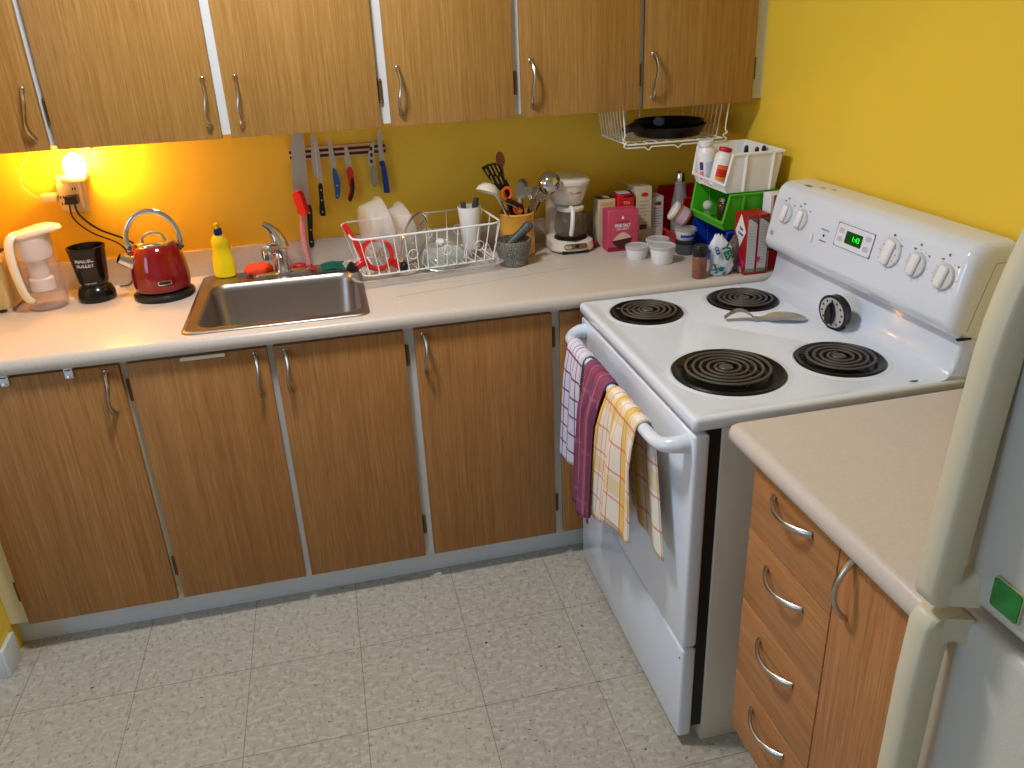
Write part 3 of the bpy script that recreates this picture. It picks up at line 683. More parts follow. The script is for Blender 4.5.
# ================================================================ MORTAR, CROCK + UTENSILS
GRAN = stone_mat('granite', (58, 56, 50), (150, 146, 134), 420)
mx_, my_ = -.800, -.248
one('mortar', LA([(.040, 0), (.045, .003), (.047, .012), (.046, .020), (.050, .032), (.0575, .058), (.060, .078), (.058, .083), (.052, .083), (.047, .06), (.030, .035), (.001, .03)], 36, (mx_, my_, HC)), GRAN,
    'speckled grey granite mortar in front of the yellow crock', 'mortar', (mx_, my_, HC))
one('pestle', T(smooth_pts([(mx_-.028, my_-.005, HC+.053), (mx_, my_+.0, HC+.077), (mx_+.034, my_+.004, HC+.104), (mx_+.062, my_+.006, HC+.127)], 4), [.010, .014, .0155, .016, .016, .0155, .015, .015, .0155, .016, .017, .016, .010], 14), stone_mat('dark_stone', (62, 66, 62), (88, 92, 86), 300, .5),
    'dark grey stone pestle resting in the granite mortar', 'pestle', (mx_, my_, HC+.05))
CROCK = mat('yellow_glaze', (230, 164, 60), .22, coat=.3, var=.06, vscale=20)
cx_, cy_ = -.758, -.128
one('utensil_crock', LA([(.052, 0), (.058, .004), (.0585, .06), (.0565, .072), (.0585, .084), (.0565, .094), (.0575, .10), (.0575, .133), (.060, .138), (.058, .143), (.053, .142), (.052, .12), (.051, .01), (.001, .008)], 40, (cx_, cy_, HC)), CROCK,
    'orange yellow glazed crock holding cooking utensils', 'crock', (cx_, cy_, HC))
def at_(dx, dy, z): return V((cx_+dx, cy_+dy, z))
zb = HC+.012
# slotted turner
t = thing('slotted_turner', 'black slotted turner leaning left in the yellow crock', 'turner', at_(-.01, 0, zb))
tp = [(-0.872, 1.2069), (-.85, 1.2160), (-0.824, 1.2178), (-0.8077, 1.2035), (-0.7814, 1.1384), (-0.7801, 1.1282), (-0.7937, 1.1244), (-0.8180, 1.1314), (-0.8503, 1.1707)]
def slot_sheet(poly, slots, y, th):
    bm = new(); vs = [bm.verts.new((x, y, z)) for x, z in poly]; es = [bm.edges.new((vs[i], vs[(i+1) % len(vs)])) for i in range(len(vs))]
    for s in slots:
        sv = [bm.verts.new((x, y, z)) for x, z in s]; es += [bm.edges.new((sv[i], sv[(i+1) % len(sv)])) for i in range(len(sv))]
    bmesh.ops.triangle_fill(bm, use_beauty=True, use_dissolve=False, edges=es)
    r = bmesh.ops.extrude_face_region(bm, geom=list(bm.faces))
    for v in [g for g in r['geom'] if isinstance(g, bmesh.types.BMVert)]: v.co.y -= th
    return bm
ud = V((.40, 0, -.92)).normalized()    # direction from tip to handle
def slot(x, z, l, w=.0022):
    n_ = V((ud.z, 0, -ud.x)); c = V((x, 0, z)); out = []
    for a, b in ((0, -w), (l, -w), (l, w), (0, w)): p = c+ud*a+n_*b; out.append((p.x, p.z))
    return out
slots = [slot(-.858, 1.202, .022), slot(-.846, 1.209, .030), slot(-.834, 1.211, .036), slot(-.822, 1.210, .024), slot(-.844, 1.178, .026), slot(-.828, 1.175, .026), slot(-.813, 1.173, .028), slot(-.803, 1.184, .024)]
obj('blade', slot_sheet(tp, slots, -.148, .0025), BLACKP, t)
obj('handle', T([(-.795, -.149, 1.14), (-.782, -.142, 1.10), (-.762, -.118, zb)], [.009, .007, .006], 8), BLACKP, t)
# wooden spoon at the back
def spoon(label, c, n_up, hw, hl, base_, m, name='wooden_spoon', cat='spoon', deep=.25, hr=.0045):
    d_ = (V(c)-V(base_)).normalized()
    t = thing(name, label, cat, base_)
    bm = sphere(new(), (0, 0, 0), 1, 20)
    for v in bm.verts:
        if v.co.z > 0: v.co.z = v.co.z*-.55
    q = frame(c, d_.cross(V(n_up)), d_)
    bm.transform(q @ M.Diagonal((hw, hl, hw*deep, 1)))
    obj('bowl', bm, m, t)
    obj('handle', T([V(c)-d_*hl*.8, V(c)-d_*(hl*1.6), V(base_)], [hr*1.3, hr, hr], 8), m, t)
    return t
WSP = mat('wooden_spoon_wood', (150, 84, 42), .5, var=.15, vscale=60)
spoon('wooden spoon standing tallest at the back of the crock', (-.795, -.085, 1.216), (0, -1, .1), .0150, .026, at_(-.005, .025, zb), WSP)
spoon('dark brown wooden spoon lying low across the crock front rim', (-.803, -.172, 1.074), (0, -.35, 1), .018, .030, at_(.035, -.01, .93), mat('dark_spoon_wood', (92, 52, 30), .5))
WSPN = mat('cream_plastic', (222, 216, 200), .35)
t = thing('soup_ladle', 'large cream plastic ladle hanging left over the crock rim', 'ladle', at_(-.02, -.03, zb))
bm = LA([(.001, -.030), (.020, -.027), (.034, -.013), (.038, 0), (.0365, 0), (.032, -.011), (.018, -.0245), (.001, -.0275)], 28)
bm.transform(M.Translation((-.862, -.178, 1.132)) @ M.Rotation(.35, 4, 'Y') @ M.Rotation(2.9, 4, 'X')); obj('bowl', bm, WSPN, t)
obj('handle', T(smooth_pts([(-.836, -.180, 1.130), (-.818, -.168, 1.095), (-.80, -.158, 1.06), (-.775, -.13, zb)], 4), .0075, 8, flat=.6), WSPN, t)
spoon('white plastic spoon standing behind the steel masher', (-.736, -.10, 1.112), (.2, -1, .1), .021, .030, at_(.01, .01, zb), mat('white_spoon', (226, 224, 218), .35), deep=.35)
spoon('dark edged steel spoon right behind the white spoon', (-.724, -.082, 1.120), (.1, -1, 0), .021, .029, at_(.02, .03, zb), STEEL)
# scissors
ORANGE = mat('orange_plastic', (238, 96, 20), .35)
t = thing('kitchen_scissors', 'scissors with orange ring handles pushed into the crock', 'scissors', at_(-.01, -.03, zb))
for (x, z), r in (((-.797, 1.122), .015), ((-.762, 1.072), .013)):
    obj('finger_ring', T([(x+r*math.cos(a), -.172, z+r*1.25*math.sin(a)) for a in [2*PI*k/20 for k in range(20)]], .0048, 8, closed=True), ORANGE, t)
obj('shank', T([(-.793, -.172, 1.107), (-.775, -.165, 1.075), (-.765, -.15, .96)], .006, 8, flat=.7), DARKG, t)
obj('shank', T([(-.772, -.172, 1.088), (-.765, -.166, 1.068), (-.758, -.15, .96)], .006, 8, flat=.7), ORANGE, t)
t = thing('vegetable_peeler', 'dark metal peeler lying over the orange scissors in the crock', 'peeler', (-.785, -.175, 1.07))
obj('frame', T(smooth_pts([(-.803, -.185, 1.105), (-.785, -.186, 1.098), (-.762, -.182, 1.083), (-.747, -.172, 1.065), (-.745, -.15, .97)], 4), .0065, 8, flat=.5), mat('dark_metal', (60, 44, 38), .3, .7), t)
obj('blade', T([(-.806, -.191, 1.098), (-.770, -.190, 1.078)], .002, 6, flat=3), STEELH, t)
# masher / mesh skimmer
t = thing('potato_masher', 'steel potato masher with perforated plate leaning right in crock', 'masher', at_(.02, 0, zb))
mp_ = [(-.7358, 1.1311), (-.7042, 1.1335), (-.6692, 1.1238), (-.6555, 1.1022), (-.6520, 1.0873), (-.6703, 1.0794), (-.7057, 1.0825), (-.7229, 1.0977)]
hs = []
for i in range(7):
    for j in range(4):
        x = -.722+i*.0095+j*.0035; z = 1.121-j*.0105-i*.0012
        hs.append([(x-.0022, z-.003), (x+.0022, z-.003), (x+.0022, z+.003), (x-.0022, z+.003)])
obj('plate', slot_sheet(mp_, hs, -.146, .0018), STEEL, t)
for k in (-.708, -.697, -.684): obj('rod', T(smooth_pts([(k, -.1465, 1.084), (k-.012, -.142, 1.06), (k*.5+cx_*.5+.01, -.125, 1.0), (cx_+.02, -.12, zb)], 4), .0030, 6), STEEL, t)
# steel ladle (round back)
t = thing('steel_ladle', 'shiny steel ladle with round bowl above the coffee maker side', 'ladle', at_(.03, .01, zb))
bm = new()
N = 18
prof = [(.0375*math.sin(PI*i/N*.62), .0375*math.cos(PI*i/N*.62)) for i in range(N+1)]
prof = [(max(r, .0003), z) for r, z in prof] + [(r*.95, z-.0005) for r, z in prof[::-1]]
lathe(bm, prof, 32)
bm.transform(M.Translation((-.664, -.200, 1.150)) @ M.Rotation(.9, 4, 'X') @ M.Rotation(-.3, 4, 'Y')); obj('bowl', bm, mat('polished_steel', (200, 196, 190), .1, 1), t)
obj('handle', T(smooth_pts([(-.684, -.192, 1.134), (-.700, -.178, 1.10), (-.716, -.150, 1.06), (-.730, -.115, zb)], 4), .0042, 8, flat=1.5), STEEL, t)
t = thing('kitchen_utensil', 'thin black handled tool standing at the crock right side', 'utensil', at_(.035, -.02, zb))
obj('handle', T([(-.672, -.135, 1.090), (-.700, -.128, 1.04), (-.722, -.12, zb)], .0045, 8), BLACKP, t)

# ================================================================ COFFEE MAKER
ox, oy = -.577, -.118
t = thing('coffee_maker', 'white drip coffee maker with glass carafe between crock and boxes', 'coffee maker', (ox, oy, HC), (0, 0, -.02))
CMW = mat('coffee_white', (226, 216, 202), .35)
def D(w, y0, y1, r, z): return [(x, y, z) for x, y in rrect(-w, y0, w, y1, r, 6)]
bm = ring_loft(new(), [D(.072, -.088, .085, .05, .006), D(.075, -.092, .085, .05, .012), D(.072, -.088, .085, .05, .036), D(.062, -.075, .08, .045, .043)])
b_ = obj('base', bm, CMW, t, loc=True)
obj('base_recess', B((-.045, -.0905, .0), (.045, -.06, .013), .003), BLACKP, t, loc=True)
obj('control_panel', prism(new(), rrect(-.040, -.009, .040, .009, .009), frame((0, -.0915, .026), (1, 0, 0), (0, .16, 1)), .0022, .0006), mat('dark_brass', (140, 116, 76), .3, .7), t, loc=True)
obj('button', sphere(new(), (-.025, -.095, .026), .009, 14, (1.4, .4, .9)), CHROME, t, loc=True)
obj('button', sphere(new(), (.004, -.095, .027), .007, 14, (1.2, .4, .9)), BLACK, t, loc=True)
obj('hot_plate', LA([(.056, 0), (.056, .005), (.050, .007), (.001, .006)], 32, (0, -.028, .043)), BLACKP, t, loc=True)
obj('tank', ring_loft(new(), [[(x, y, z) for x, y in rrect(-.062, .034, .062, .085, .02, 5)] for z in (.04, .215)]), CMW, t, loc=True)
n = 32
def dsec(w, y0, z): return [(x, y, z) for x, y in rrect(-w, y0, w, .085, min(w, .055), 8)]
obj('filter_housing', ring_loft(new(), [dsec(.040, -.040, .150), dsec(.048, -.052, .158), dsec(.060, -.068, .20), dsec(.064, -.074, .222)]), CMW, t, loc=True)
obj('lid', ring_loft(new(), [dsec(.066, -.077, .2225), dsec(.067, -.078, .232), dsec(.060, -.070, .239)]), CMW, t, loc=True)
text('lettering', 'Sunbeam', .011, frame((.008, -.0665, .198), (1, .05, 0), (0, -.25, 1)), mat('red_print', (170, 34, 40), .5), t, loc=True)
obj('carafe', LA([(.045, 0), (.052, .006), (.056, .03), (.052, .062), (.042, .088), (.044, .094), (.0425, .094), (.040, .087), (.050, .062), (.054, .03), (.050, .008), (.001, .004)], 36, (0, -.028, .0505)), mat('smoky_glass', (130, 112, 92), .05, alpha=.26, spec=.8), t, loc=True)
obj('carafe_band', LA([(.0445, .086), (.0455, .088), (.0455, .096), (.042, .098), (.001, .099)], 30, (0, -.028, .0505)), CMW, t, loc=True)
obj('carafe_handle', T(smooth_pts([(-.008, -.062, .147), (-.010, -.092, .147), (-.013, -.104, .125), (-.015, -.101, .09), (-.016, -.092, .068)], 4), [.010]*17, 10, flat=.75), mat('handle_white', (232, 232, 236), .3), t, loc=True)

# ================================================================ BOXES
def carton(name, label, cat, x0, x1, y0, y1, z1, m, yaw=0, z0=HC, top=None):
    c = ((x0+x1)/2, (y0+y1)/2, z0); w, d, h = (x1-x0)/2, (y1-y0)/2, z1-z0
    t = thing(name, label, cat, c, (0, 0, yaw))
    obj('box', B((-w, -d, 0), (w, d, h), .0012, 1), m, t, loc=True)
    if top: obj('top_panel', B((-w+.0005, -d+.0005, h), (w-.0005, d-.0005, h+.0006)), top, t, loc=True)
    return t, w, d, h
def patch(t, name, pts, y, m, th=.0005): return obj(name, prism(new(), pts, frame((0, y, 0), (1, 0, 0), (0, 0, 1)), th), m, t, loc=True)
PINK = mat('pink_card', (206, 74, 100), .45, var=.08, vscale=25); PINKD = mat('dark_pink_print', (150, 24, 48), .5)
t, w, d, h = carton('salt_box', 'pink carton with a salt bowl picture in front of other boxes', 'box', -.474, -.368, -.228, -.172, 1.047, PINK, .0)
patch(t, 'bottom_band', [(-w, 0), (w, 0), (w, .010), (-w, .016)], -d, PINKD)
patch(t, 'bowl_picture', [(-.040, .036)] + [(-.040+.074*k/10, .036 - .030*math.sin(PI*k/10)) for k in range(1, 10)] + [(.034, .044)], -d-.0003, mat('bowl_brown', (70, 34, 26), .5))
patch(t, 'salt_picture', [(-.036, .037)] + [(-.036+.066*k/12, .038+.022*math.sin(PI*k/12)+.006*k/12) for k in range(1, 12)] + [(.030, .044)], -d-.0006, mat('salt_cream', (222, 190, 172), .6))
patch(t, 'triangle_mark', [(-.006, .108), (.004, .108), (-.001, .120)], -d, WHITE)
fr = lambda x, z, dd=0: frame((x, -d-.0005-dd, z), (1, 0, 0), (0, 0, 1))
text('lettering', 'FINE SALT', .0145, fr(-.001, .086), WHITE, t, loc=True, bold=.0004, sx=.85)
text('lettering', 'SEA SALT', .0105, fr(-.001, .075), WHITE, t, loc=True)
text('lettering', 'ORGANIC', .0075, fr(-.001, .098), PINKD, t, loc=True, sx=1.3)
CREAM = mat('cream_card', (214, 200, 166), .55); PURP = mat('purple_card', (44, 30, 44), .5); GREYP = mat('grey_text_block', (166, 160, 146), .6)
REDC = mat('red_card', (206, 24, 26), .4)
t, w, d, h = carton('tea_carton', 'cream carton with dark purple top behind the pink carton', 'box', -.478, -.418, -.142, -.085, 1.068, CREAM, .05, top=PURP)
patch(t, 'top_label', [(-.022, h-.022), (.024, h-.022), (.024, h-.010), (-.022, h-.010)], -d, mat('gold_label', (214, 178, 96), .5))
obj('top_picture', B((-.004, -.012, h+.0006), (.016, .022, h+.001)), CREAM, t, loc=True)
t, w, d, h = carton('tea_carton', 'bright red carton with white label lying on its top', 'box', -.412, -.356, -.158, -.102, 1.082, REDC, -.05, top=PURP)
obj('lid_label', B((-.026, -.020, h+.0008), (.016, .024, h+.0022)), mat('pale_label', (206, 206, 196), .5), t, loc=True)
text('lettering', 'TEA', .014, frame((.002, -d-.0004, h-.030), (1, 0, 0), (0, 0, 1)), mat('pale_print', (240, 190, 150), .5), t, loc=True)
patch(t, 'dark_band', [(-.012, h-.012), (.026, h-.010), (.026, h-.002), (-.006, h-.006)], -d, BLACKM)
t, w, d, h = carton('cracker_carton', 'tall cream carton with red oval mark and an open flap', 'box', -.347, -.290, -.150, -.068, 1.099, CREAM, .0)
obj('flap', B((-w-.03, -d+.006, h-.004), (-w, d, h-.002)).copy() if False else prism(new(), [(-w, h), (-w-.028, h+.012), (-w-.028, h+.0135), (-w, h+.0015)], frame((0, d, 0), (1, 0, 0), (0, 0, 1)), .06), CREAM, t, loc=True)
OVAL = [(.013*math.cos(2*PI*k/24)+.003, h-.026+.0075*math.sin(2*PI*k/24)) for k in range(24)]
patch(t, 'oval_logo', OVAL, -d, REDC)
bm = new()
for i in range(7):
    prism(bm, [(-.016, h-.05-.012*i), (.019-.006*(i % 3), h-.05-.012*i), (.019-.006*(i % 3), h-.047-.012*i), (-.016, h-.047-.012*i)], frame((0, -d, 0), (1, 0, 0), (0, 0, 1)), .0004)
obj('text_lines', bm, GREYP, t, loc=True)
patch(t, 'dark_picture', [(-.014, .045), (.012, .045), (.012, .062), (-.014, .062)], -d, mat('brown_picture', (86, 66, 50), .6))
t, w, d, h = carton('cracker_carton', 'smaller cream carton with red script mark beside the tall cream one', 'box', -.286, -.238, -.130, -.060, 1.058, mat('white_card', (210, 208, 196), .55), .0)
patch(t, 'script_logo', [(.016*math.cos(2*PI*k/24), h-.024+.005*math.sin(2*PI*k/24)+.003*math.sin(4*PI*k/24)) for k in range(24)], -d, mat('maroon_print', (150, 40, 44), .5))
bm = new()
for i in range(8):
    prism(bm, [(-.019, h-.042-.009*i), (.017-.005*(i % 3), h-.042-.009*i), (.017-.005*(i % 3), h-.039-.009*i), (-.019, h-.039-.009*i)], frame((0, -d, 0), (1, 0, 0), (0, 0, 1)), .0004)
obj('text_lines', bm, mat('blue_grey_text', (140, 146, 156), .6), t, loc=True)
# little red thing between coffee maker and box
t = one('wrapped_sweet', sphere(new(), (0, 0, .012), .012, 14, (1, 1.2, 1)), mat('dark_red_wrap', (140, 20, 34), .3), 'small dark red wrapped lump between coffee maker and pink carton', 'sweet', (-.492, -.150, HC), loc=True)

# ================================================================ TUBS
TUBW = mat('sugar_white', (238, 238, 242), .6); LIDC = mat('clear_lid', (222, 222, 222), .2, alpha=.55)
def tub(label, x, y, r, h, fill=.8):
    t = thing('lidded_tub', label, 'tub', (x, y, HC), group='round white tubs with clear lids')
    obj('tub', LA([(r*.78, 0), (r*.84, .003), (r*.97, h-.006), (r*.98, h-.004), (r*.94, h-.004), (r*.78, .006), (.001, .005)], 32), TUBW, t, loc=True)
    obj('lid', LA([(r*.985, h-.0035), (r*1.02, h-.003), (r*1.03, h+.005), (r*.98, h+.007), (r*.90, h+.004), (.001, h+.004)], 32), LIDC, t, loc=True)
    return t
tub('nearest clear lidded white tub, in front of the other two', -.352, -.398, .040, .050)
tub('clear lidded white tub nearest the pink carton', -.408, -.322, .037, .036)
tub('clear lidded tub set behind the other two white tubs', -.324, -.290, .038, .042)

# ================================================================ STACKED BINS
def bin_(label, m, x0, x1, y0, y1, z0, z1, t_=.003, yaw=0, group=None):
    """stacking bin, open hopper front towards -X"""
    c = ((x0+x1)/2, (y0+y1)/2, z0); w, d, h = (x1-x0)/2, (y1-y0)/2, z1-z0
    t = thing('stacking_bin', label, 'bin', c, (0, 0, yaw), group)
    bm = new(); ins = .016
    lip = h*.22
    # side panels: polygon in XZ, slightly tapered inwards at the bottom
    for s in (-1, 1):
        yb, yt = s*(d-ins), s*(d-.004)
        P = [(-w+.006, 0), (w-ins, 0), (w-.004, h), (-w+.012, h), (-w-.004, lip)]
        def yy(z): return yb+(yt-yb)*z/h
        a = [bm.verts.new((x, yy(z), z)) for x, z in P]; b = [bm.verts.new((x, yy(z)-s*t_, z)) for x, z in P]
        bm.faces.new(a); bm.faces.new(b[::-1])
        for i in range(5): bm.faces.new((a[i], b[i], b[(i+1) % 5], a[(i+1) % 5]))
    box(bm, (-w+.005, -d+ins, 0), (w-ins+.001, d-ins, t_))
    # back and front lip
    def quad(p0, p1, p2, p3, off):
        a = [bm.verts.new(p) for p in (p0, p1, p2, p3)]; b = [bm.verts.new(V(p)+V(off)) for p in (p0, p1, p2, p3)]
        bm.faces.new(a); bm.faces.new(b[::-1])
        for i in range(4): bm.faces.new((a[i], b[i], b[(i+1) % 4], a[(i+1) % 4]))
    quad((w-ins, -d+ins, 0), (w-ins, d-ins, 0), (w-.004, d-.004, h), (w-.004, -d+.004, h), (-t_, 0, 0))
    yl = d-ins+(ins-.004)*.22
    quad((-w+.006, -d+ins, 0), (-w+.006, d-ins, 0), (-w-.004, yl, lip), (-w-.004, -yl, lip), (t_, 0, 0))
    obj('shell', bm, m, t, loc=True)
    # flange round the rim and down the hopper
    rim = new()
    yr = d-.004
    path = [(-w+.012, -yr, h), (w-.002, -yr, h), (w-.002, yr, h), (-w+.012, yr, h), (-w-.004, yl+.002, lip), (-w-.004, -yl-.002, lip)]
    for i in range(6):
        p, q = V(path[i]), V(path[(i+1) % 6]); tube(rim, [p, q], .0045, 6, flat=.8)
        sphere(rim, p, .0045, 8)
    obj('flange', rim, m, t, loc=True)
    for k in (-.35*w, .62*w):
        for s in (-1, 1):
            obj('rib', T([(k, s*(d-ins+.0005), .002), (k, s*(d-.0035), h-.002)], .005, 6), m, t, loc=True)
    return t
BINW = mat('white_bin', (240, 240, 238), .4); BING = mat('green_bin', (74, 178, 28), .38); BINB = mat('blue_bin', (14, 62, 178), .4); BINR = mat('red_bin', (178, 14, 16), .4)
BX0, BX1, BY0, BY1 = -.212, -.034, -.532, -.292
bin_('blue stacking bin at the bottom of the bin stack', BINB, BX0, BX1, BY0, BY1, HC+.0003, 1.019)
bin_('bright green stacking bin in the middle of the bin stack', BING, BX0, BX1, BY0, BY1, 1.0245, 1.1305)
bin_('white stacking bin on top of the green bin', BINW, BX0, BX1, BY0, BY1, 1.136, 1.249)
bin_('red stacking bin behind the tubs, left of the bin stack', BINR, -.232, -.03, -.262, -.04, HC+.0003, 1.072)

def lettered_patch(): pass
# pills in the white bin
PB = mat('bottle_white', (236, 236, 236), .3)
def pill(label, x, y, z, r, h, rot, capm, lab=None, caph=.016):
    t = thing('pill_bottle', label, 'bottle', (x, y, z), rot)
    obj('body', LA([(r*.94, 0), (r, .004), (r, h*.68), (r*.9, h*.78), (r*.62, h*.84), (r*.60, h*.86)], 28), PB, t, loc=True)
    obj('cap', LA([(r*.74, h*.86), (r*.76, h*.87), (r*.76, h*.86+caph), (r*.7, h*.87+caph)], 24), capm, t, loc=True)
    return t
t = pill('larger white pill bottle with white cap leaning out of the white bin', -.186, -.345, 1.1395, .0305, .131, (.0, -.10, 0), PB)
for a, b, m_ in ((-2.9, -1.3, mat('pale_label_print', (214, 218, 226), .5)), (-1.3+.0, -1.05, mat('dark_violet_print', (70, 56, 90), .5))):
    pass
def band(r, z0, z1, a0, a1, n=14, th=.0006):
    bm = new(); A = [[bm.verts.new(((r+o)*math.cos(a0+(a1-a0)*k/n), (r+o)*math.sin(a0+(a1-a0)*k/n), z)) for k in range(n+1)] for z in (z0, z1) for o in (0, th)]
    # A: z0in, z0out, z1in, z1out
    for k in range(n):
        bm.faces.new((A[1][k], A[1][k+1], A[3][k+1], A[3][k])); bm.faces.new((A[0][k], A[2][k], A[2][k+1], A[0][k+1]))
        bm.faces.new((A[2][k], A[3][k], A[3][k+1], A[2][k+1])); bm.faces.new((A[0][k], A[0][k+1], A[1][k+1], A[1][k]))
    bm.faces.new((A[0][0], A[1][0], A[3][0], A[2][0])); bm.faces.new((A[0][n], A[2][n], A[3][n], A[1][n]))
    return bm
obj('label_print', band(.0305, .014, .068, -2.1, -1.0), mat('pale_label_print', (200, 206, 222), .5), t, loc=True)
obj('side_stripe', band(.0306, .014, .040, -2.75, -2.35), mat('pink_print', (206, 120, 140), .5), t, loc=True)
obj('side_stripe', band(.0306, .044, .068, -2.75, -2.35), mat('violet_print', (70, 56, 100), .5), t, loc=True)
t = pill('white pill bottle with red cap and orange red label leaning out of bin', -.193, -.424, 1.1445, .0262, .118, (.0, .20, -.1), mat('red_cap', (196, 24, 28), .3), caph=.010)
obj('label', band(.0263, .018, .062, -2.4, -1.0), mat('red_label', (212, 40, 18), .4), t, loc=True)
obj('label_band', band(.0269, .018, .027, -2.4, -1.0), mat('amber_band', (244, 160, 30), .4), t, loc=True)
obj('label_band', band(.0269, .050, .060, -2.4, -1.0), mat('orange_band', (236, 110, 24), .4), t, loc=True)
for i, (x, y, lab) in enumerate(((-.10, -.42, 'leftmost black dropper top in the white bin'), (-.088, -.462, 'middle black dropper top in the white bin'), (-.055, -.445, 'rightmost black dropper top in the white bin'))):
    t = thing('dropper_bottle', lab, 'bottle', (x, y, 1.1395))
    obj('body', LA([(.014, 0), (.015, .003), (.015, .055), (.010, .066), (.009, .07)], 18), mat('amber_glass', (70, 36, 14), .15), t, loc=True)
    obj('collar', LA([(.0105, .07), (.0105, .085), (.008, .086)], 16), WHITE, t, loc=True)
    obj('bulb', LA([(.0065, .086), (.007, .10), (.006, .112), (.003, .116)], 14), BLACKP, t, loc=True)
one('card_pack', B((-.150, -.505, 1.14), (-.135, -.475, 1.235), .002), mat('white_card_b', (226, 222, 214), .5), 'white card pack standing in the white bin behind the red capped bottle', 'pack', (-.143, -.49, 1.14))
# green bin contents
t = thing('glass_jar', 'glass jar with silver lid standing in the green bin', 'jar', (-.150, -.400, 1.0285))
obj('jar', LA([(.020, 0), (.022, .003), (.022, .05), (.017, .058)], 24), mat('brown_glass', (70, 48, 34), .1, alpha=.8), t, loc=True)
obj('lid', LA([(.0185, .058), (.0185, .068), (.016, .07)], 20), STEELH, t, loc=True)
t = thing('glass_stopper', 'round clear glass stopper bottle in the green bin opening', 'bottle', (-.188, -.362, 1.0285))
obj('flask', LA([(.014, 0), (.015, .003), (.013, .018), (.008, .024)], 18), GLASS, t, loc=True)
obj('stopper', sphere(new(), (0, 0, .040), .016, 18), mat('pale_glass', (214, 216, 206), .1, alpha=.7), t, loc=True)
# jar in blue bin
one('cork_jar', LA([(.018, 0), (.019, .003), (.019, .055), (.013, .062), (.013, .075), (.011, .078)], 20), mat('tan_jar', (150, 112, 66), .4), 'tan capped small jar in the blue bin under the green bin', 'jar', (-.182, -.455, HC+.0045), loc=True)

# red bin group
t = thing('glass_shaker', 'tall clear glass shaker with chrome cap standing in the red bin', 'shaker', (-.188, -.150, HC+.005))
obj('bottle', LA([(.026, 0), (.029, .004), (.029, .12), (.022, .150), (.019, .165), (.019, .200), (.0175, .200), (.0175, .165), (.027, .118), (.026, .006), (.001, .004)], 28), GLASS, t, loc=True)
obj('cap', LA([(.0205, .196), (.0205, .212), (.0195, .216), (.0195, .224), (.015, .228)], 24), CHROME, t, loc=True)
t = thing('dark_tub', 'dark lidded round tub right of the white tubs', 'tub', (-.277, -.315, HC))
# dark tub must clear the rear white tub
t.location = (-.243, -.330, HC)
obj('body', LA([(.028, 0), (.030, .003), (.032, .036)], 26), mat('smoky_tub', (90, 90, 96), .3), t, loc=True)
obj('lid', LA([(.034, .036), (.035, .040), (.034, .045), (.001, .046)], 26), mat('dark_lid', (34, 36, 42), .35), t, loc=True)
t = thing('cream_cheese_tub', 'white round tub with blue printed lid stacked on the dark tub', 'tub', (-.243, -.326, HC+.0465))
obj('tub', LA([(.026, 0), (.029, .003), (.034, .030)], 28), mat('tub_white', (222, 220, 222), .4), t, loc=True)
obj('lid', LA([(.0355, .030), (.036, .036), (.034, .039), (.001, .039)], 28), FROST, t, loc=True)
obj('blue_print', band(.0315, .012, .026, -2.5, -.9), mat('blue_print', (40, 60, 150), .5), t, loc=True)
t = thing('tilted_jar', 'jar with white lid tipped sideways onto the blue printed tub', 'jar', (-.250, -.292, HC+.113), (0, -1.02, -.35))
t.location = (-.222, -.293, HC+.104)
obj('jar', LA([(.026, 0), (.029, .004), (.029, .040), (.026, .046)], 26), mat('amber_contents', (170, 128, 84), .25, alpha=.9), t, loc=True)
obj('lid', LA([(.0305, .045), (.032, .047), (.032, .057), (.029, .060)], 26), mat('lid_white', (236, 230, 220), .35), t, loc=True)
obj('label', band(.0292, .008, .034, -3.4, .2, 24), mat('pink_label', (206, 170, 190), .5), t, loc=True)

# ================================================================ SPICE JAR, BAG, RED CARTONS
t = thing('spice_jar', 'tall spice jar of brown powder with black lid at worktop edge', 'jar', (-.314, -.584, HC))
obj('glass', LA([(.0195, 0), (.0215, .003), (.0215, .064), (.0195, .070)], 28), mat('spice_brown', (132, 78, 58), .3, coat=.5, var=.15, vscale=90), t, loc=True)
obj('lid', LA([(.0225, .068), (.023, .071), (.023, .084), (.021, .086), (.021, .096), (.019, .099), (.001, .0995)], 28), BLACKP, t, loc=True)
def bag(w, d, h, seed, seg=28, pinch=.35):
    rnd = random.Random(seed); ph = [rnd.uniform(0, 6.28) for _ in range(8)]; rings = []
    nz = 22
    for k in range(nz+1):
        u = k/nz; s = (1-.12*u)*(1 if u < .75 else 1-(u-.75)/.25*(1-pinch)); s *= min(1, .75+u*3)
        ring = []
        for i in range(seg):
            a = 2*PI*i/seg
            n = 1 + .10*math.sin(3*a+ph[0]+4*u) + .06*math.sin(7*a+ph[1]-9*u) + .05*math.sin(11*a+ph[2]+17*u) + .03*math.sin(17*a+ph[5]+25*u)
            ring.append((w*s*n*math.copysign(abs(math.cos(a))**.8, math.cos(a)) + .010*u*math.sin(3*u+ph[3]), d*s*n*math.copysign(abs(math.sin(a))**.8, math.sin(a)), h*u + (.006*math.sin(5*a+ph[4]) if k == nz else 0)))
        rings.append(ring)
    return ring_loft(new(), rings)
BAGM = mat('white_bag_film', (222, 226, 230), .25, spec=.6)
t = thing('snack_bag', 'crumpled white plastic bag with green and blue print reading YES', 'bag', (-.247, -.578, HC), (0, 0, -.1))
obj('bag', bag(.034, .018, .120, 4), BAGM, t, loc=True, ang=80)
GRN = mat('green_print', (20, 112, 62), .5); BLU = mat('blue_bag_print', (36, 96, 170), .5)
text('lettering', 'YES', .031, frame((.012, -.0245, .074), (.35, -.05, -.94), (.94, 0, .35)), GRN, t, loc=True, bold=.001, d=.0015)
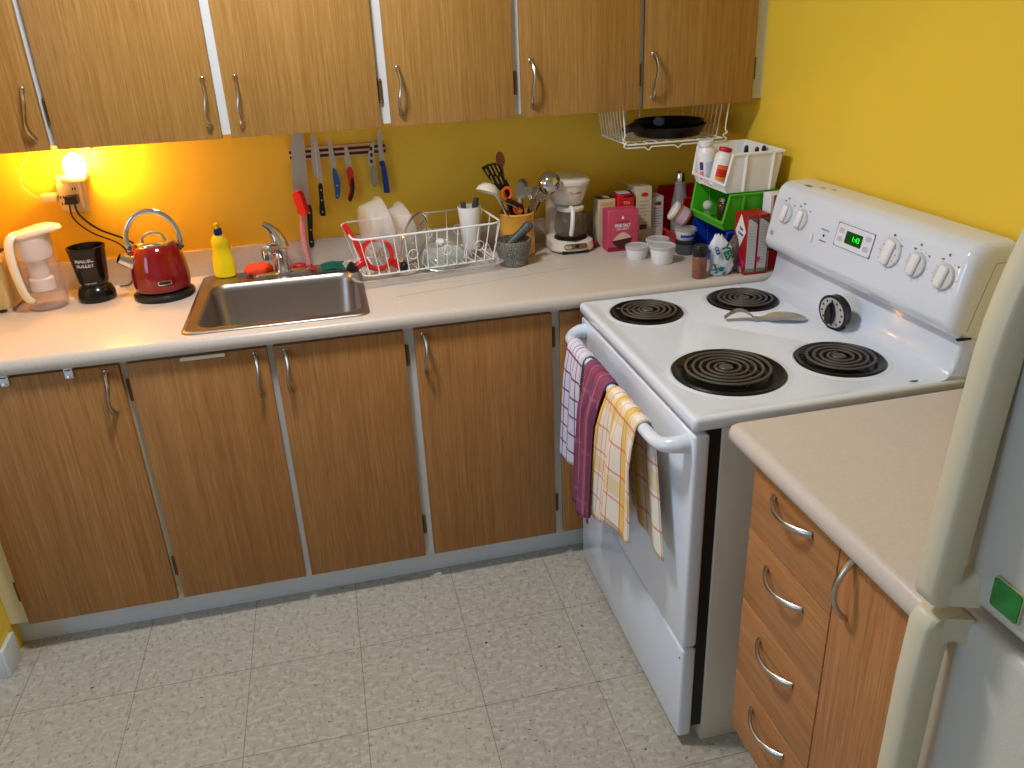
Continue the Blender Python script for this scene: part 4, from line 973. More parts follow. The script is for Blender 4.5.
text('lettering', 'OUI', .014, frame((-.018, -.0222, .080), (.3, 0, -.95), (.95, 0, .3)), BLU, t, loc=True, bold=.0006, d=.0015)
bm = new(); rnd = random.Random(11)
for i in range(12):
    x, z = rnd.uniform(-.025, .018), rnd.uniform(.006, .038); a = rnd.uniform(0, PI)
    prism(bm, [(x+.007*math.cos(a)*c-.003*math.sin(a)*s, z+.007*math.sin(a)*c+.003*math.cos(a)*s) for c, s in ((1, 0), (0, 1), (-1, 0), (0, -1))], frame((0, -.0185-.002*abs(math.sin(z*60)), 0), (1, 0, 0), (0, 0, 1)), .002)
obj('leaf_print', bm, mat('teal_print', (26, 110, 130), .5), t, loc=True)
one('crumpled_bag', bag(.021, .016, .105, 9), mat('dark_film', (116, 104, 98), .2, alpha=.85, spec=.7), 'dark see through crumpled bag between the white bag and red cartons', 'bag', (-.200, -.560, HC), loc=True)
REDK = mat('dark_red_card', (166, 22, 26), .4); PAPER = mat('nutrition_print', (196, 196, 190), .6); GRT = mat('green_flag', (24, 116, 60), .5); MAG = mat('magenta_flash', (226, 30, 120), .5)
for i, (x0, x1, lab) in enumerate(((-.183, -.1475, 'left of two dark red cartons by the stove, white diamond on its side'), (-.1465, -.111, 'right of two dark red cartons, touching the stove end'))):
    t, w, d, h = carton('biscuit_carton', lab, 'box', x0, x1, -.612, -.536, 1.088, REDK, 0)
    patch(t, 'nutrition_panel', [(-w+.003, .008), (w-.004, .008), (w-.004, h-.012), (-w+.003, h-.012)], -d, PAPER)
    patch(t, 'green_corner', [(-w+.010, h-.012), (w-.004, h-.012), (w-.004, h-.028), (w-.010, h-.022)], -d-.0005, GRT)
    patch(t, 'bottom_patch', [(-w+.003, .008), (w-.004, .008), (w-.004, .018), (-w+.003, .02)], -d-.0005, mat('grey_green_print', (120, 132, 116), .6))
    bm = new()
    for k in range(13): prism(bm, [(-w+.006, .034+.009*k), (w-.008-.003*(k % 3), .034+.009*k), (w-.008-.003*(k % 3), .0355+.009*k), (-w+.006, .0355+.009*k)], frame((0, -d-.0005, 0), (1, 0, 0), (0, 0, 1)), .0002)
    obj('text_lines', bm, GREYP, t, loc=True)
    if i == 0:
        fs = frame((-w, 0, 0), (0, -1, 0), (0, 0, 1))
        obj('white_diamond', prism(new(), [(-.030, h-.055), (.000, h-.002), (.032, h-.050), (-.002, h-.105)], fs, .0006), mat('diamond_white', (226, 228, 232), .5), t, loc=True)
        text('lettering', 'Thin', .012, frame((-w-.0007, -.004, h-.045), (0, -1, -.15), (0, -.15, 1)), mat('navy_print', (30, 36, 70), .5), t, loc=True, bold=.0005)
        text('lettering', 'Crisps', .012, frame((-w-.0007, -.002, h-.06), (0, -1, -.15), (0, -.15, 1)), mat('navy_print2', (30, 36, 70), .5), t, loc=True, bold=.0005)
        obj('magenta_flash', prism(new(), [(-.028, .034), (-.010, .075), (.018, .044), (.034, .038), (.030, .022), (.0, .024)], fs, .0006), MAG, t, loc=True)
        obj('picture_panel', prism(new(), [(-.034, .004), (.02, .004), (.02, .02), (-.034, .026)], fs, .0005), CREAM, t, loc=True)
    else:
        patch(t, 'magenta_flash', [(-w+.0, .040), (-w+.004, .056), (-w+.013, .050), (-w+.010, .040), (-w+.004, .036)], -d-.0007, MAG)
t, w, d, h = carton('leaf_carton', 'red and white carton with a leaf mark behind the red cartons', 'box', -.099, -.052, -.584, -.5395, 1.136, WHITE, 0)
patch(t, 'red_panel', [(-w+.008, .0), (w, .0), (w, h-.002), (-w+.010, h-.002)], -d, REDC)
lf = []
for k in range(10):
    rr = .011 if k % 2 == 0 else .0055; a = PI/2+2*PI*k/10; lf.append((.006+rr*math.cos(a), h-.030+rr*math.sin(a)))
patch(t, 'leaf_mark', lf, -d-.0005, mat('leaf_cream', (240, 226, 214), .5))

# ================================================================ UNDER-SHELF BASKET + PANS
t = thing('wire_shelf', 'white wire basket hanging under the corner wall cabinet', 'wire basket', (-.28, -.17, 1.262))
bz = 1.264; xA, xB = -.437, -.122; yA, yB = -.300, -.060
bm = new()
tube(bm, [(xA, yA, bz), (xB, yA, bz), (xB, yB, bz), (xA, yB, bz)], .0026, 8, closed=True)
pts = [(xA, yA, bz-.010)]
for x in (-.37, -.27, -.17):
    pts += [(x-.012, yA, bz-.010), (x, yA-.002, bz-.019), (x+.012, yA, bz-.010)]
pts += [(xB, yA, bz-.010)]
tube(bm, pts, .0022, 6)
for x in (xA, xB):
    s = -1 if x == xA else 1
    tube(bm, smooth_pts([(x, yA, bz-.010), (x+s*.014, yA-.003, bz-.004), (x+s*.004, yA, bz+.008), (x+s*.016, yA-.003, bz+.018), (x+s*.010, yA, bz+.030), (x+s*.018, yA, 1.3765)], 4), .0022, 6)
obj('rim_wires', bm, WIRE, t)
bm = new()
for k in range(9):
    y = yA+.012+(yB-yA-.012)*k/8
    for x, s in ((xA, -1), (xB, 1)):
        if k: tube(bm, [(x, y, bz), (x+s*.016, y, 1.3765)], .0016, 6)
for k in range(6):
    x = xA+.03+(xB-xA-.06)*k/5
    tube(bm, [(x, yB, bz), (x, yB, 1.3765)], .0016, 6)
for x in (xA-.016, xB+.016): tube(bm, [(x, yA, 1.3755), (x, yB, 1.3755)], .0022, 6)
obj('side_wires', bm, WIRE, t)
bm = new()
for k in range(1, 9): x = xA+(xB-xA)*k/9; tube(bm, [(x, yA, bz), (x, yB, bz)], .0013, 5)
for k in range(1, 4): y = yA+(yB-yA)*k/4; tube(bm, [(xA, y, bz), (xB, y, bz)], .0016, 5)
obj('floor_wires', bm, WIRE, t)
NS = mat('nonstick_black', (14, 13, 14), .35); HND = mat('pan_handle_blue_black', (26, 30, 46), .45)
def fpan(label, c, r, h, hdir, hl, lift, rx=0):
    t = thing('frying_pan', label, 'frying pan', c, (rx, 0, 0))
    obj('pan', LA([(r*.78, 0), (r*.84, .003), (r, h), (r*1.01, h+.001), (r*.985, h+.001), (r*.82, .006), (.001, .005)], 40), NS, t, loc=True)
    d_ = V((hdir[0], hdir[1], 0)).normalized()
    p = [d_*(r*.97)+V((0, 0, h*.8)), d_*(r+.02)+V((0, 0, h+.004+lift*.3)), d_*(r+hl*.6)+V((0, 0, h+.004+lift)), d_*(r+hl)+V((0, 0, h+.002+lift))]
    obj('handle', T(smooth_pts(p, 4), [.006, .007, .008, .009]+[.0105]*4+[.012]*5, 10, flat=1.3), HND, t, loc=True)
    return t
fpan('larger black frying pan in the wire basket, lower of two', (-.255, -.176, 1.268), .124, .034, (-1, -.55), .082, .003)
fpan('smaller black frying pan nested on the larger pan in the basket', (-.250, -.174, 1.2875), .112, .026, (-.55, -.80), .055, .014)

# ================================================================ STOVE
SX, SXD = -.705, -.700
SY0, SY1 = -1.3975, -.6395
t = thing('electric_stove', 'white electric coil stove with towels on its oven handle', 'stove', (-.36, -1.0185, 0))
obj('body', B((-.638, SY0+.004, .0), (-.022, SY1-.004, .868), .003), ENAMELS, t)
obj('front_void', B((-.668, SY0+.010, .05), (-.6385, SY1-.010, .862)), BLACKM, t)
def rnd_panel(x0, x1, y0, y1, z0, z1, m, name, r=.008):
    return obj(name, B((x0, y0, z0), (x1, y1, z1), r, 3), m, t)
od = rnd_panel(SXD, -.664, SY0+.004, SY1-.004, .302, .855, ENAMEL, 'oven_door')
dr = rnd_panel(SXD, -.664, SY0+.004, SY1-.004, .026, .296, ENAMEL, 'storage_drawer')
obj('screw', LA([(.003, 0), (.003, .002)], 10, (0, 0, 0)).copy() if False else sphere(new(), (SXD-.0002, SY0+.016, .268), .003, 8, (.4, 1, 1)), BLACKM, dr)
# cooktop slab
def R4(x0, y0, x1, y1, r, z): return [(x, y, z) for x, y in rrect(x0, y0, x1, y1, r, 6)]
ys0, ys1, x0_, x1_ = SY0, SY1, SX, -.03
rings = [R4(x0_+.004, ys0+.004, x1_, ys1-.004, .010, .866), R4(x0_, ys0, x1_, ys1, .012, .871), R4(x0_, ys0, x1_, ys1, .012, .889),
         R4(x0_+.003, ys0+.003, x1_, ys1-.003, .012, .8945), R4(x0_+.009, ys0+.009, x1_, ys1-.009, .012, .8965), R4(x0_+.018, ys0+.018, x1_, ys1-.018, .014, .8955), R4(x0_+.036, ys0+.034, x1_, ys1-.034, .02, .8915)]
ck = obj('cooktop', ring_loft(new(), rings), ENAMEL, t, ang=70)
# riser up to the control panel
def sweep_y(prof, ys, m, name, par, ang=60):
    """prof (x,z); ys: list of (y, inset) pulling towards the back bottom"""
    rg = []
    for y, ins in ys:
        rg.append([(min(-.021, x+ins*(1 if x < -.03 else 0)), y, (z-ins if z > 1.02 else z)) for x, z in prof])
    return obj(name, ring_loft(new(), rg), m, par, ang=ang)
riser = [(-.175, .890), (-.150, .8935), (-.132, .899), (-.119, .909), (-.111, .925), (-.107, .95), (-.103, .99), (-.022, .99), (-.022, .885)]
sweep_y(riser, [(SY0+.006, .006), (SY0+.014, 0), (SY1-.014, 0), (SY1-.006, .006)], ENAMEL, 'riser', t)
gprof = [(-.100, .991), (-.122, .994), (-.138, 1.005), (-.1475, 1.022), (-.1475, 1.036), (-.125, 1.150), (-.121, 1.163), (-.113, 1.177), (-.100, 1.187), (-.082, 1.1915), (-.021, 1.1915), (-.021, .991)]
ins = []
for k in range(7):
    a = PI/2*k/6; ins.append((.034*(1-math.cos(a)) if False else .034*(1-math.sin(a)), .034*(1-math.cos(PI/2-a)) if False else .034*(1-math.sin(PI/2*0+math.asin(min(1, k/6))) if False else 1)))
st = []
for k in range(8):
    u = k/7; off = .026*u; inset = .026*(1-math.sqrt(max(0, 1-(1-u)**2)))
    st.append((off, inset))
ysl = [(SY0-.001+o, i) for o, i in st] + [(SY1+.001-o, i) for o, i in st[::-1]]
gd = sweep_y(gprof, ysl, ENAMEL, 'control_panel', t, 50)
obj('panel_seam', T([(-.022, SY0-.0006, 1.149), (-.060, SY0-.0006, 1.1505), (-.066, SY0-.0006, 1.146), (-.104, SY0-.0006, 1.006)], .0010, 5), GREY, gd)
obj('end_notch', B((-.120, SY0-.001, .988), (-.088, SY0+.006, .9925)), BLACKM, t)
obj('end_notch', B((-.130, SY1-.008, .988), (-.100, SY1-.001, .993)), BLACKM, t)
# control panel details: face frame
fx0, fz0, fx1, fz1 = -.1478, 1.036, -.1253, 1.150
sl = V((fx1-fx0, 0, fz1-fz0)).normalized()
def face(y, z, out=0):
    k = (z-fz0)/(fz1-fz0); x = fx0+(fx1-fx0)*k
    f = frame((x, y, z), (0, -1, 0), sl)
    return f @ M.Translation((0, 0, out))
def knob(y, z, r, dial=False):
    f = face(y, z, .0003)
    bm = LA([(r*1.08, 0), (r*1.08, .003), (r*1.0, .006), (r*.62, .007)], 32); bm.transform(f)
    k = obj('knob', bm, mat('knob_grey', (206, 208, 210), .35) if not dial else mat('dial_grey', (214, 216, 218), .35), t)
    g = new(); box(g, (-r*.46, -r*.92, .004), (r*.46, r*.92, .016), .007, 3)
    g.transform(f @ M.Rotation(-.18, 4, 'Z')); obj('knob_grip', g, WHITE, k)
    b2 = new(); ticks = 12
    for i in range(ticks):
        a = 2*PI*i/ticks; c, s = math.cos(a), math.sin(a); rr = r*1.28
        box(b2, (rr*c-.0009, rr*s-.0009, 0), (rr*c+.0009, rr*s+.0009, .0003))
    if dial:
        for i in range(10):
            a = 2*PI*i/10; c, s = math.cos(a), math.sin(a); rr = r*.8
            box(b2, (rr*c-.0016, rr*s-.001, .0075), (rr*c+.0016, rr*s+.001, .0079))
    b2.transform(f); obj('knob_marks', b2, GREY, k)
for y, z, r, dl in ((-.728, 1.098, .0235, 0), (-.803, 1.098, .0235, 0), (-1.168, 1.102, .029, 1), (-1.256, 1.098, .0245, 0), (-1.342, 1.096, .0245, 0)): knob(y, z+.017, r*1.08, dl)
for y in (-.728, -.803, -1.168, -1.256, -1.342):
    bm = new(); lathe(bm, [(.0028, 0), (.0028, .0006), (.002, .0008)], 10); bm.transform(face(y+.004, 1.155 if y > -1.1 else 1.158, .0003))
    obj('indicator_light', bm, mat('indicator_red', (110, 30, 40), .4) if y == -1.168 else GREY, gd)
    text('lettering', 'HI', .006, face(y-.028, 1.141, .0003), GREY, gd); text('lettering', 'OFF', .0055, face(y+.018, 1.146, .0003), GREY, gd)
bm = new(); prism(bm, rrect(-.006, -.013, .006, .013, .006), face(-.867, 1.082, .0003), .003, .0008); obj('rocker_switch', bm, OFFW, gd)
bm = new(); lathe(bm, [(.0035, 0), (.0035, .001)], 10); bm.transform(face(-.915, 1.098, .0003)); obj('indicator_light', bm, mat('indicator_dark', (50, 20, 60), .4), gd)
text('lettering', 'COOKTOP ON', .005, face(-.915, 1.112, .0003), GREY, gd); text('lettering', 'OVEN LIGHT', .005, face(-.915, 1.084, .0003), GREY, gd)
f = face(-1.034, 1.116, .0003)
bz_ = obj('display_bezel', prism(new(), rrect(-.070, -.028, .070, .028, .006), f, .0016, .0005), mat('bezel_white', (226, 228, 236), .35), gd)
for a, b in (((-.071, -.029), (.071, -.0278)), ((-.071, .0278), (.071, .029)), ((-.071, -.029), (-.0698, .029)), ((.0698, -.029), (.071, .029))):
    g = box(new(), (a[0], a[1], 0), (b[0], b[1], .0019)); g.transform(f); obj('bezel_outline', g, GREY, bz_)
obj('display', prism(new(), rrect(-.032, -.015, .032, .015, .003), f @ M.Translation((0, 0, .0016)), .0008), LEDG, bz_)
text('digits', '1:43', .018, f @ M.Translation((.009, 0, .0026)), LEDT, bz_, bold=-.0001)
for x, y in ((-.052, .011), (-.052, -.010), (.052, .013), (.050, -.012)):
    g = prism(new(), rrect(x-.010, y-.0065, x+.010, y+.0065, .005), f @ M.Translation((0, 0, .0016)), .0006); obj('touch_button', g, mat('button_grey', (190, 194, 202), .5), bz_)
bm = LA([(.0075, 0), (.0075, .0006), (.0062, .0006), (.006, .0004)], 20); bm.transform(face(-.682, 1.052, .0003)); obj('round_badge', bm, mat('badge_grey', (150, 154, 164), .4), gd)
obj('chipped_spot', box(box(B((-.09, -.762, 1.1908), (-.082, -.735, 1.1920)), (-.075, -.80, 1.1908), (-.068, -.785, 1.1920)), (-.062, -.832, 1.1908), (-.055, -.815, 1.1920)), GREY, gd)
obj('chipped_spot', prism(new(), [(-.200, -1.372), (-.185, -1.377), (-.176, -1.372), (-.190, -1.369)], frame((0, 0, .8962), (1, 0, 0), (0, 1, 0)), .0006), BLACKM, ck)
# oven handle
hx, hz = -.757, .820
pts = smooth_pts([(-.699, -1.362, hz+.004), (-.720, -1.361, hz+.004), (-.745, -1.345, hz), (hx, -1.310, hz), (hx, -1.20, hz), (hx, -1.02, hz), (hx, -.84, hz), (hx, -.735, hz), (-.745, -.698, hz), (-.720, -.682, hz+.004), (-.699, -.680, hz+.004)], 6)
n = len(pts); rad = []
for p in pts:
    e = max(0, (-.70-p.x)/.057); rad.append(.021 - .0065*min(1, e))
obj('oven_handle', tube(new(), pts, rad, 16, up=(0, 0, 1)), ENAMEL, t)
# burners
def burner(x, y, R, turns, rc_, ox=0, oy=0):
    b_ = obj('drip_pan', LA([(R, -.001), (R+.001, .002), (R-.002, .0042), (R-.010, .0035), (R-.016, -.0005), (R*.55, -.0008), (.001, -.0008)], 56, (x, y, .8935)), PAN, t)
    g = new(); pts = []; n_ = turns*30
    for i in range(n_+1):
        a = 2*PI*i/30; r = .020+(rc_-.020)*(i/n_); pts.append((x+ox+r*math.cos(a+1.2), y+oy+r*math.sin(a+1.2), .9000))
    tube(g, pts, .0030, 8, flat=1.2)
    obj('coil', g, COIL, b_)
    obj('coil_centre', LA([(.015, .0), (.016, .004), (.014, .006), (.001, .0062)], 24, (x+ox, y+oy, .8965)), COIL, b_)
    g = new()
    for k in range(3):
        a = .5+2*PI*k/3; box(g, (-.001, 0, 0), (.001, rc_+.004, .005)); 
        for v in g.verts[-8:] if False else []: pass
    g.free(); g = new()
    for k in range(3):
        a = .5+2*PI*k/3; tube(g, [(x+ox, y+oy, .8965), (x+ox+(rc_+.005)*math.cos(a), y+oy+(rc_+.005)*math.sin(a), .8965)], .0020, 4)
    obj('coil_support', g, PAN, b_)
    # pale moulded ring around the pan
    obj('burner_surround', LA([(R+.001, -.001), (R+.003, .0015), (R+.010, .001), (R+.016, -.0012)], 56, (x, y, .892), cap0=False, cap1=False), ENAMEL, ck)
burner(-.556, -.774, .0975, 4, .080, .004, .002)
burner(-.269, -.770, .0965, 4, .080, .004, .002)
burner(-.531, -1.200, .1255, 5, .102, .0, .012)
burner(-.262, -1.216, .0995, 4, .082, .0, .004)

# spoon rest and timer
t = thing('spoon_rest', 'curved steel spoon rest between the burners on the stove', 'spoon rest', (-.289, -.930, .892), (0, 0, -.30))
bm = new(); N = 30; rows = []
for i in range(N+1):
    u = i/N; x = -.105+.21*u
    if u < .42: w = .010+.006*math.sin(PI*u/.42*.5); z = .004+.024*math.sin(PI*min(1, (u+.02)/.40)); cup = 0
    else: s = (u-.42)/.58; w = max(.013*(1-s)**2, .031*math.sqrt(max(.06, 1-abs((s-.55)/.45)**3))); z = .004; cup = math.sin(PI*s)*.008
    rows.append([(x, w*v, z + .007*cup/.008*(abs(v)**2) + .001) for v in (-1, -.75, -.5, -.25, 0, .25, .5, .75, 1)])
top_ = [[bm.verts.new(p) for p in r] for r in rows]; bot_ = [[bm.verts.new((p[0], p[1], p[2]-.0012)) for p in r] for r in rows]
for i in range(N):
    for j in range(8):
        bm.faces.new((top_[i][j], top_[i+1][j], top_[i+1][j+1], top_[i][j+1])); bm.faces.new((bot_[i][j], bot_[i][j+1], bot_[i+1][j+1], bot_[i+1][j]))
    bm.faces.new((top_[i][0], bot_[i][0], bot_[i+1][0], top_[i+1][0])); bm.faces.new((top_[i][8], top_[i+1][8], bot_[i+1][8], bot_[i][8]))
bm.faces.new([top_[0][j] for j in range(9)] + [bot_[0][j] for j in range(8, -1, -1)]); bm.faces.new([top_[N][j] for j in range(8, -1, -1)] + [bot_[N][j] for j in range(9)])
obj('scoop', bm, mat('worn_steel', (206, 200, 186), .3, .9), t, loc=True)
t = thing('kitchen_timer', 'round black mechanical kitchen timer standing on the stove', 'timer', (-.163, -1.042, .8925), (0, -.10, .20))
t.scale = (1.14, 1.14, 1.14)
r = .040
def disc(r0, r1, x0, x1, seg=36):
    bm = LA([(r0, x0), (r0*1.0, (x0+x1)/2), (r1, x1)], seg); bm.transform(M.Translation((0, 0, .0405)) @ M.Rotation(-PI/2, 4, 'Y')); return bm
obj('body', disc(.037, .040, -.012, .006), BLACKP, t, loc=True)
obj('dial', disc(.034, .034, .0062, .0075), mat('dial_silver', (186, 182, 178), .4), t, loc=True)
g = new(); 
for k in range(12):
    a = 2*PI*k/12; box(g, (-.0082, .028*math.cos(a)-.002, .0405+.028*math.sin(a)-.0024), (-.0076, .028*math.cos(a)+.002, .0405+.028*math.sin(a)+.0024))
obj('dial_numbers', g, BLACKM, t, loc=True)
g = prism(new(), [(-.009, -.020), (-.012, 0), (-.007, .018), (0, .028), (.007, .018), (.012, 0), (.009, -.020), (0, -.025)], frame((-.0077, 0, .0405), (0, -1, 0), (0, 0, 1)), .012, .002)
g.transform(M.Translation((0, 0, .0405)) @ M.Rotation(.12, 4, 'X') @ M.Translation((0, 0, -.0405)))
obj('pointer_knob', g, BLACKP, t, loc=True)
obj('stand', B((-.006, -.016, 0), (.020, .016, .006), .002), BLACKP, t, loc=True)

# ================================================================ TOWELS
def towel(name, label, ya, yb, front, back, m, seed, amp=.010, folds=3, yshift=(0, 0), fl=None, bl=None, spread=1.0, xo=0, widthm=.40):
    """cloth folded over the oven handle between ya..yb; front/back: hanging length functions of s in 0..1"""
    rnd = random.Random(seed); ph = [rnd.uniform(0, 6.28) for _ in range(5)]
    NU, NV = 44, 60; R = .0185
    bm = new(); uvl = bm.loops.layers.uv.new('UVMap'); G = []; UV = {}
    for i in range(NU+1):
        s = i/NU; col = []
        lf, lb = front(s), back(s); arc = PI*R; tot = lf+arc+lb
        for j in range(NV+1):
            v = j/NV*tot
            y0 = ya+(yb-ya)*s
            if v < lf:      # front part, measured from the bottom up
                dn = lf-v; k = dn/max(.01, max(lf, .3))
                dx = -R - .004*min(1, dn/.05) - amp*min(1, dn/.10)*(.5+.5*math.sin(folds*2*PI*s+ph[0]+.8*k)) - .006*k*math.sin(5*s+ph[1]) - xo*k
                y = y0 + yshift[0]*k + (s-.5)*(spread-1)*(yb-ya)*k + .5*amp*k*math.sin(folds*2*PI*s*1.1+ph[2]); z = hz-dn; x = hx+dx
            elif v < lf+arc:
                a = PI*(v-lf)/arc; x = hx-R*math.cos(a); z = hz+R*math.sin(a) + .0015*math.sin(folds*4*PI*s+ph[3]); y = y0
            else:
                dn = v-lf-arc; k = dn/max(.01, max(lb, .3))
                x = hx+R+.002+ .35*amp*min(1, dn/.1)*math.sin(folds*2*PI*s+ph[4]); x = min(x, SXD-.006)
                y = y0 + yshift[1]*k; z = hz-dn
            vt = bm.verts.new((x, y, z)); UV[vt] = (s*widthm, v-lf); col.append(vt)
        G.append(col)
    for i in range(NU):
        for j in range(NV):
            f = bm.faces.new((G[i][j], G[i+1][j], G[i+1][j+1], G[i][j+1]))
            for l in f.loops: l[uvl].uv = UV[l.vert]
    at = ((hx, (ya+yb)/2, hz)); bm.transform(M.Translation(-V(at)))
    o = obj(name, bm, m, ang=120); o.location = at; o['label'] = label; o['category'] = 'towel'
    sm = o.modifiers.new('thick', 'SOLIDIFY'); sm.thickness = .0028; sm.offset = 1
    return o
PL1 = plaid_mat('white_purple_check', (216, 214, 232), [('u', .048, .0, .006, (110, 34, 84), .9), ('v', .058, .01, .006, (110, 34, 84), .9)])
PL2 = plaid_mat('purple_towel_weave', (134, 78, 108), [('u', .30, .02, .012, (206, 110, 110), .7), ('v', .16, .05, .010, (180, 110, 130), .5), ('u', .13, .06, .03, (150, 50, 60), .7), ('u', .11, .10, .006, (214, 130, 120), .6)])
PL3 = plaid_mat('yellow_check_weave', (238, 230, 214), [('u', .15, .02, .050, (232, 192, 78), .85), ('v', .19, .03, .045, (228, 196, 110), .5), ('u', .065, .045, .005, (220, 104, 50), .8), ('u', .13, .075, .004, (224, 120, 60), .7), ('v', .075, .01, .006, (222, 104, 50), .65)])
towel('dish_towel', 'white towel with purple check lines, farthest along the oven handle', -.765, -.895, lambda s: .365-.04*s, lambda s: .30, PL1, 2, .008, 2, yshift=(.045, 0), widthm=.26, spread=1.25)
towel('dish_towel', 'bunched purple and dark red towel between the two checked towels', -.918, -1.062, lambda s: .42+.0*s if s < .45 else .42-.02*(s-.45), lambda s: .33, PL2, 5, .022, 2.5, yshift=(.065, 0), spread=1.15, widthm=.42)
towel('dish_towel', 'yellow and orange checked towel nearest the camera on oven handle', -1.082, -1.268, lambda s: .385 - .10*s + .012*math.sin(PI*s*3), lambda s: .27+.03*s, PL3, 8, .014, 2.0, yshift=(.04, -.075), spread=1.6, widthm=.42)

# ================================================================ RIGHT COUNTER UNIT
RX, RY = -.636, -1.521
t = thing('drawer_cabinet', 'oak cabinet of four drawers and a door between stove and fridge', 'cabinet', (-.33, -1.8, 0))
obj('carcass', B((-.616, -2.108, .185), (-.022, RY-.001, .8695), .001), WOODV, t)
obj('plinth', B((-.55, -2.10, 0), (-.022, RY-.02, .185)), CREAMP, t)
def bow(p0, p1, out, parent, m=STEELH):
    p0, p1 = V(p0), V(p1); n_ = 16; pts = []
    for k in range(n_+1):
        u = k/n_; pts.append(p0.lerp(p1, u) + V((-out*math.sin(PI*u)**.75, 0, 0)) + V((0, 0, -.004*math.sin(PI*u) if abs(p0.y-p1.y) > .05 else 0)))
    b_ = tube(new(), pts, [.0068-.0012*math.sin(PI*k/n_) for k in range(n_+1)], 10, flat=.75, up=(0, 0, 1) if abs(p0.y-p1.y) > .05 else (0, 1, 0))
    return obj('handle', b_, m, parent)
zs = [(.7135, .869), (.5425, .7105), (.352, .5395), (.190, .349)]
for z0, z1 in zs:
    d_ = obj('drawer', B((RX, -1.790, z0), (-.6165, RY, z1), .0012), WOODH, t)
    zc = z1-.042 if z1 > .8 else z0+(z1-z0)*.75
    bow((RX, -1.595, zc), (RX, -1.718, zc), .026, d_)
d_ = obj('door', B((RX, -2.104, .190), (-.6165, -1.793, .869), .0012), WOODV, t)
bow((RX, -1.828, .858), (RX, -1.828, .742), .028, d_)
# worktop on it
bm = new(); Z = HC
def RC(ins, z): return [(x, y, z) for x, y in (lambda r: [(-.659+ins+r*(1-math.cos(a)), -1.443-ins-r*(1-math.sin(a))) for a in [PI/2*k/5 for k in range(6)]])(.014)] + [(-.0005, -1.443-ins, z), (-.0005, -2.112, z), (-.659+ins, -2.112, z)]
rr = [RC(.006, Z-.038), RC(.001, Z-.032), RC(0, Z-.020), RC(.003, Z-.008), RC(.010, Z-.0012), RC(.018, Z)]
one('worktop', ring_loft(bm, rr), LAM, 'short cream worktop piece on the drawer cabinet beside the fridge', 'worktop', (-.33, -1.78, HC-.038))

# ================================================================ FRIDGE
FX = -.752; FY0, FY1 = -2.86, -2.118
t = thing('refrigerator', 'cream white top freezer fridge at the right edge', 'fridge', (-.40, -2.49, 0))
obj('body', B((-.690, FY0, .03), (-.03, FY1-.002, 1.70), .006), FRIDGE, t)
obj('toe_grille', B((-.685, FY0+.02, .0), (-.60, FY1-.02, .06)), BLACKP, t)
fd = obj('freezer_door', B((FX, FY0, 1.062), (-.694, FY1, 1.705), .014, 4), FRIDGE, t)
ld = obj('fridge_door', B((FX, FY0, .07), (-.694, FY1, 1.046), .014, 4), FRIDGE, t)
obj('gasket', box(B((-.694, FY0+.01, 1.07), (-.690, FY1-.01, 1.695)), (-.694, FY0+.01, .08), (-.690, FY1-.01, 1.04)), GREY, t)
def fhandle(zs_, name_par, pod):
    """bar sections (z, xfront): solid bar from the door out to xfront"""
    rg = []
    y0, y1 = -2.1195, -2.151
    for z, xf in zs_:
        b_ = .006; xb = xf+.030
        rg.append([(xb, y0, z), (xf+b_, y0, z), (xf+.002, y0-.002, z), (xf, y0-b_, z), (xf, y1+b_*.7, z), (xf+.002, y1+.002, z), (xf+b_*.7, y1, z), (xb, y1, z)])
    bm = ring_loft(new(), rg)
    return bm
up = [(1.0615, -.790), (1.066, -.796), (1.08, -.798), (1.13, -.7955), (1.20, -.792), (1.27, -.789), (1.34, -.7845), (1.37, -.781), (1.395, -.776), (1.43, -.767), (1.46, -.757), (1.49, -.746), (1.51, -.738)]
bm = fhandle(up, fd, 1)
# rounded mounting post, meeting the door in a soft arch
def post(bm, zs0, sgn, hgt, w1):
    N = 12; rg = []
    for i in range(N+1):
        u = i/N; x = -.782+(FX+.003+.782)*u
        h_ = hgt*(1-.28*math.sin(PI*u*.9)) + (.012 if sgn < 0 else -.004)*(1-u)**2
        yy = -2.149-w1*u
        sec = [(x, -2.1205, zs0), (x, -2.1205, zs0+sgn*h_)]
        for k in range(5):
            a_ = PI/2*k/4; sec.append((x, yy+.012-.012*math.sin(a_), zs0+sgn*(h_-.012+.012*math.cos(a_))))
        sec.append((x, yy, zs0)); rg.append(sec)
    ring_loft(bm, rg)
post(bm, 1.0625, 1, .044, .014)
obj('handle', bm, FRIDGEH, fd, ang=45)
lo = [(1.0455, -.783), (1.042, -.791), (1.030, -.797), (.95, -.800), (.80, -.800), (.72, -.797), (.66, -.787), (.60, -.767), (.56, -.745)]
bm = fhandle(lo, ld, 1)
post(bm, 1.0450, -1, .048, .012)
obj('handle', bm, FRIDGEH, ld, ang=45)
t = thing('fridge_magnet', 'green square glass magnet on the upper fridge door', 'magnet', (FX, -2.194, 1.099))
obj('tile', prism(new(), rrect(2.178, 1.0835, 2.212, 1.1165, .003), YZ(FX-.0002), .004), mat('green_enamel', (30, 128, 52), .25, var=.25, vscale=60), t)
obj('glass_edge', prism(new(), rrect(2.1765, 1.082, 2.2135, 1.118, .004), YZ(FX-.0001), .0028, .0008), mat('glass_edge', (190, 180, 140), .1), t)

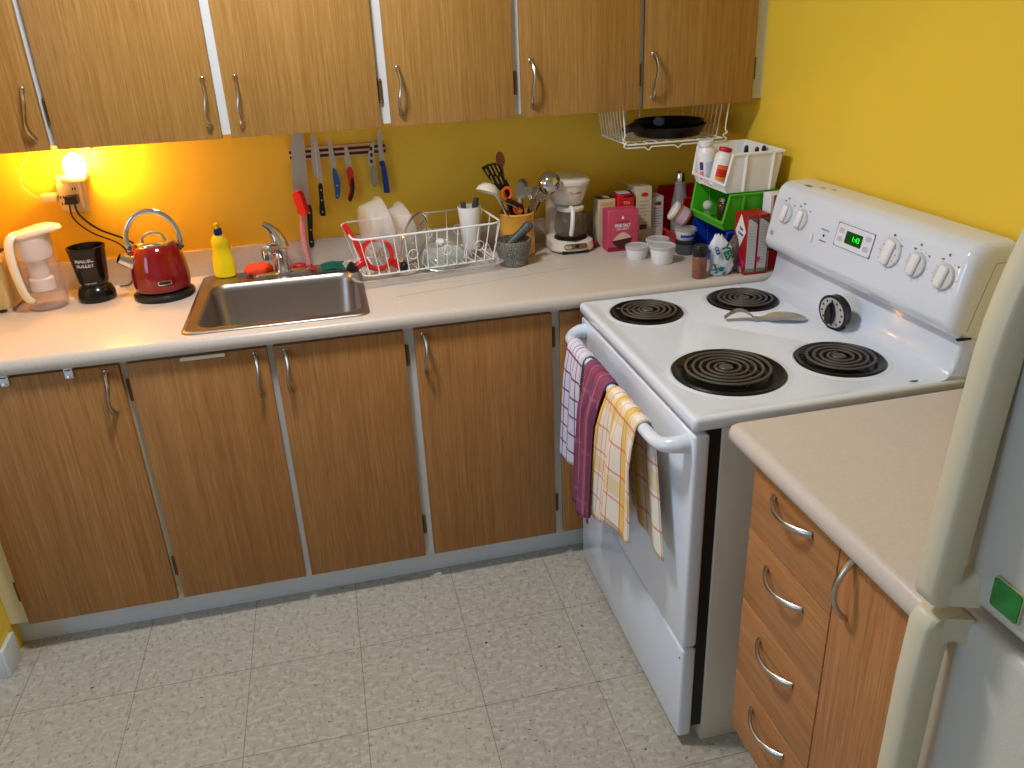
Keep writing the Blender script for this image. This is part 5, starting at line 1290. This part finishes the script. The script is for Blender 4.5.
# ================================================================ CEILING LAMP (out of frame), LIGHTS
LX, LY = -1.55, -1.08
t = thing('ceiling_light', 'round frosted ceiling lamp above the kitchen floor', 'light', (LX, LY, 2.44))
obj('canopy', LA([(.14, -.001), (.14, -.02), (.13, -.025)], 36, (LX, LY, 2.44)), WHITEP, t)
def area(name, loc, target, size, energy, col, shape='SQUARE', sy=None):
    l = bpy.data.lights.new(name, 'AREA'); l.energy = energy; l.color = col; l.shape = shape; l.size = size
    if sy: l.size_y = sy
    o = bpy.data.objects.new(name, l); C.objects.link(o); o.location = loc
    d_ = V(target)-V(loc); o.rotation_euler = d_.to_track_quat('-Z', 'Y').to_euler(); return o
area('lamp_ceiling', (LX, LY, 2.41), (LX, LY, 0), .26, 25, (.98, .985, 1.0), 'DISK')
area('daylight_window', (-4.08, (WY0+WY1)/2, (WZ0+WZ1)/2), (0, -1.6, .9), 1.5, 26, (.45, .66, 1.0), 'RECTANGLE', 1.15)
wd = bpy.data.worlds.new('World'); bpy.context.scene.world = wd; wd.use_nodes = True
wd.node_tree.nodes['Background'].inputs[0].default_value = (.55, .7, 1, 1); wd.node_tree.nodes['Background'].inputs[1].default_value = .8

# ================================================================ CAMERA
cam = bpy.data.cameras.new('camera'); co = bpy.data.objects.new('camera', cam); C.objects.link(co)
yaw, pitch, roll, f = -.2128, .4138, -.044, 805.19
cyw, syw, cp, sp, cr, sr = math.cos(yaw), math.sin(yaw), math.cos(pitch), math.sin(pitch), math.cos(roll), math.sin(roll)
F = V((-syw*cp, cyw*cp, -sp)); R_ = V((cyw, syw, 0)); U_ = R_.cross(F)
R2 = R_*cr+U_*sr; U2 = -R_*sr+U_*cr
m = M.Identity(4)
for i, c in enumerate((R2, U2, -F)):
    for j in range(3): m[j][i] = c[j]
m.translation = (-1.3532, -2.7064, 1.6482)
co.matrix_world = m
cam.sensor_width = 36; cam.lens = f*36/1024; cam.shift_y = -15.8/1024; cam.clip_start = .02
sc = bpy.context.scene; sc.camera = co
vs = sc.view_settings; sc.display_settings.display_device = 'sRGB'
vs.view_transform = 'Standard'; vs.look = 'None'; vs.gamma = 1; vs.use_curve_mapping = False; vs.exposure = -0.06
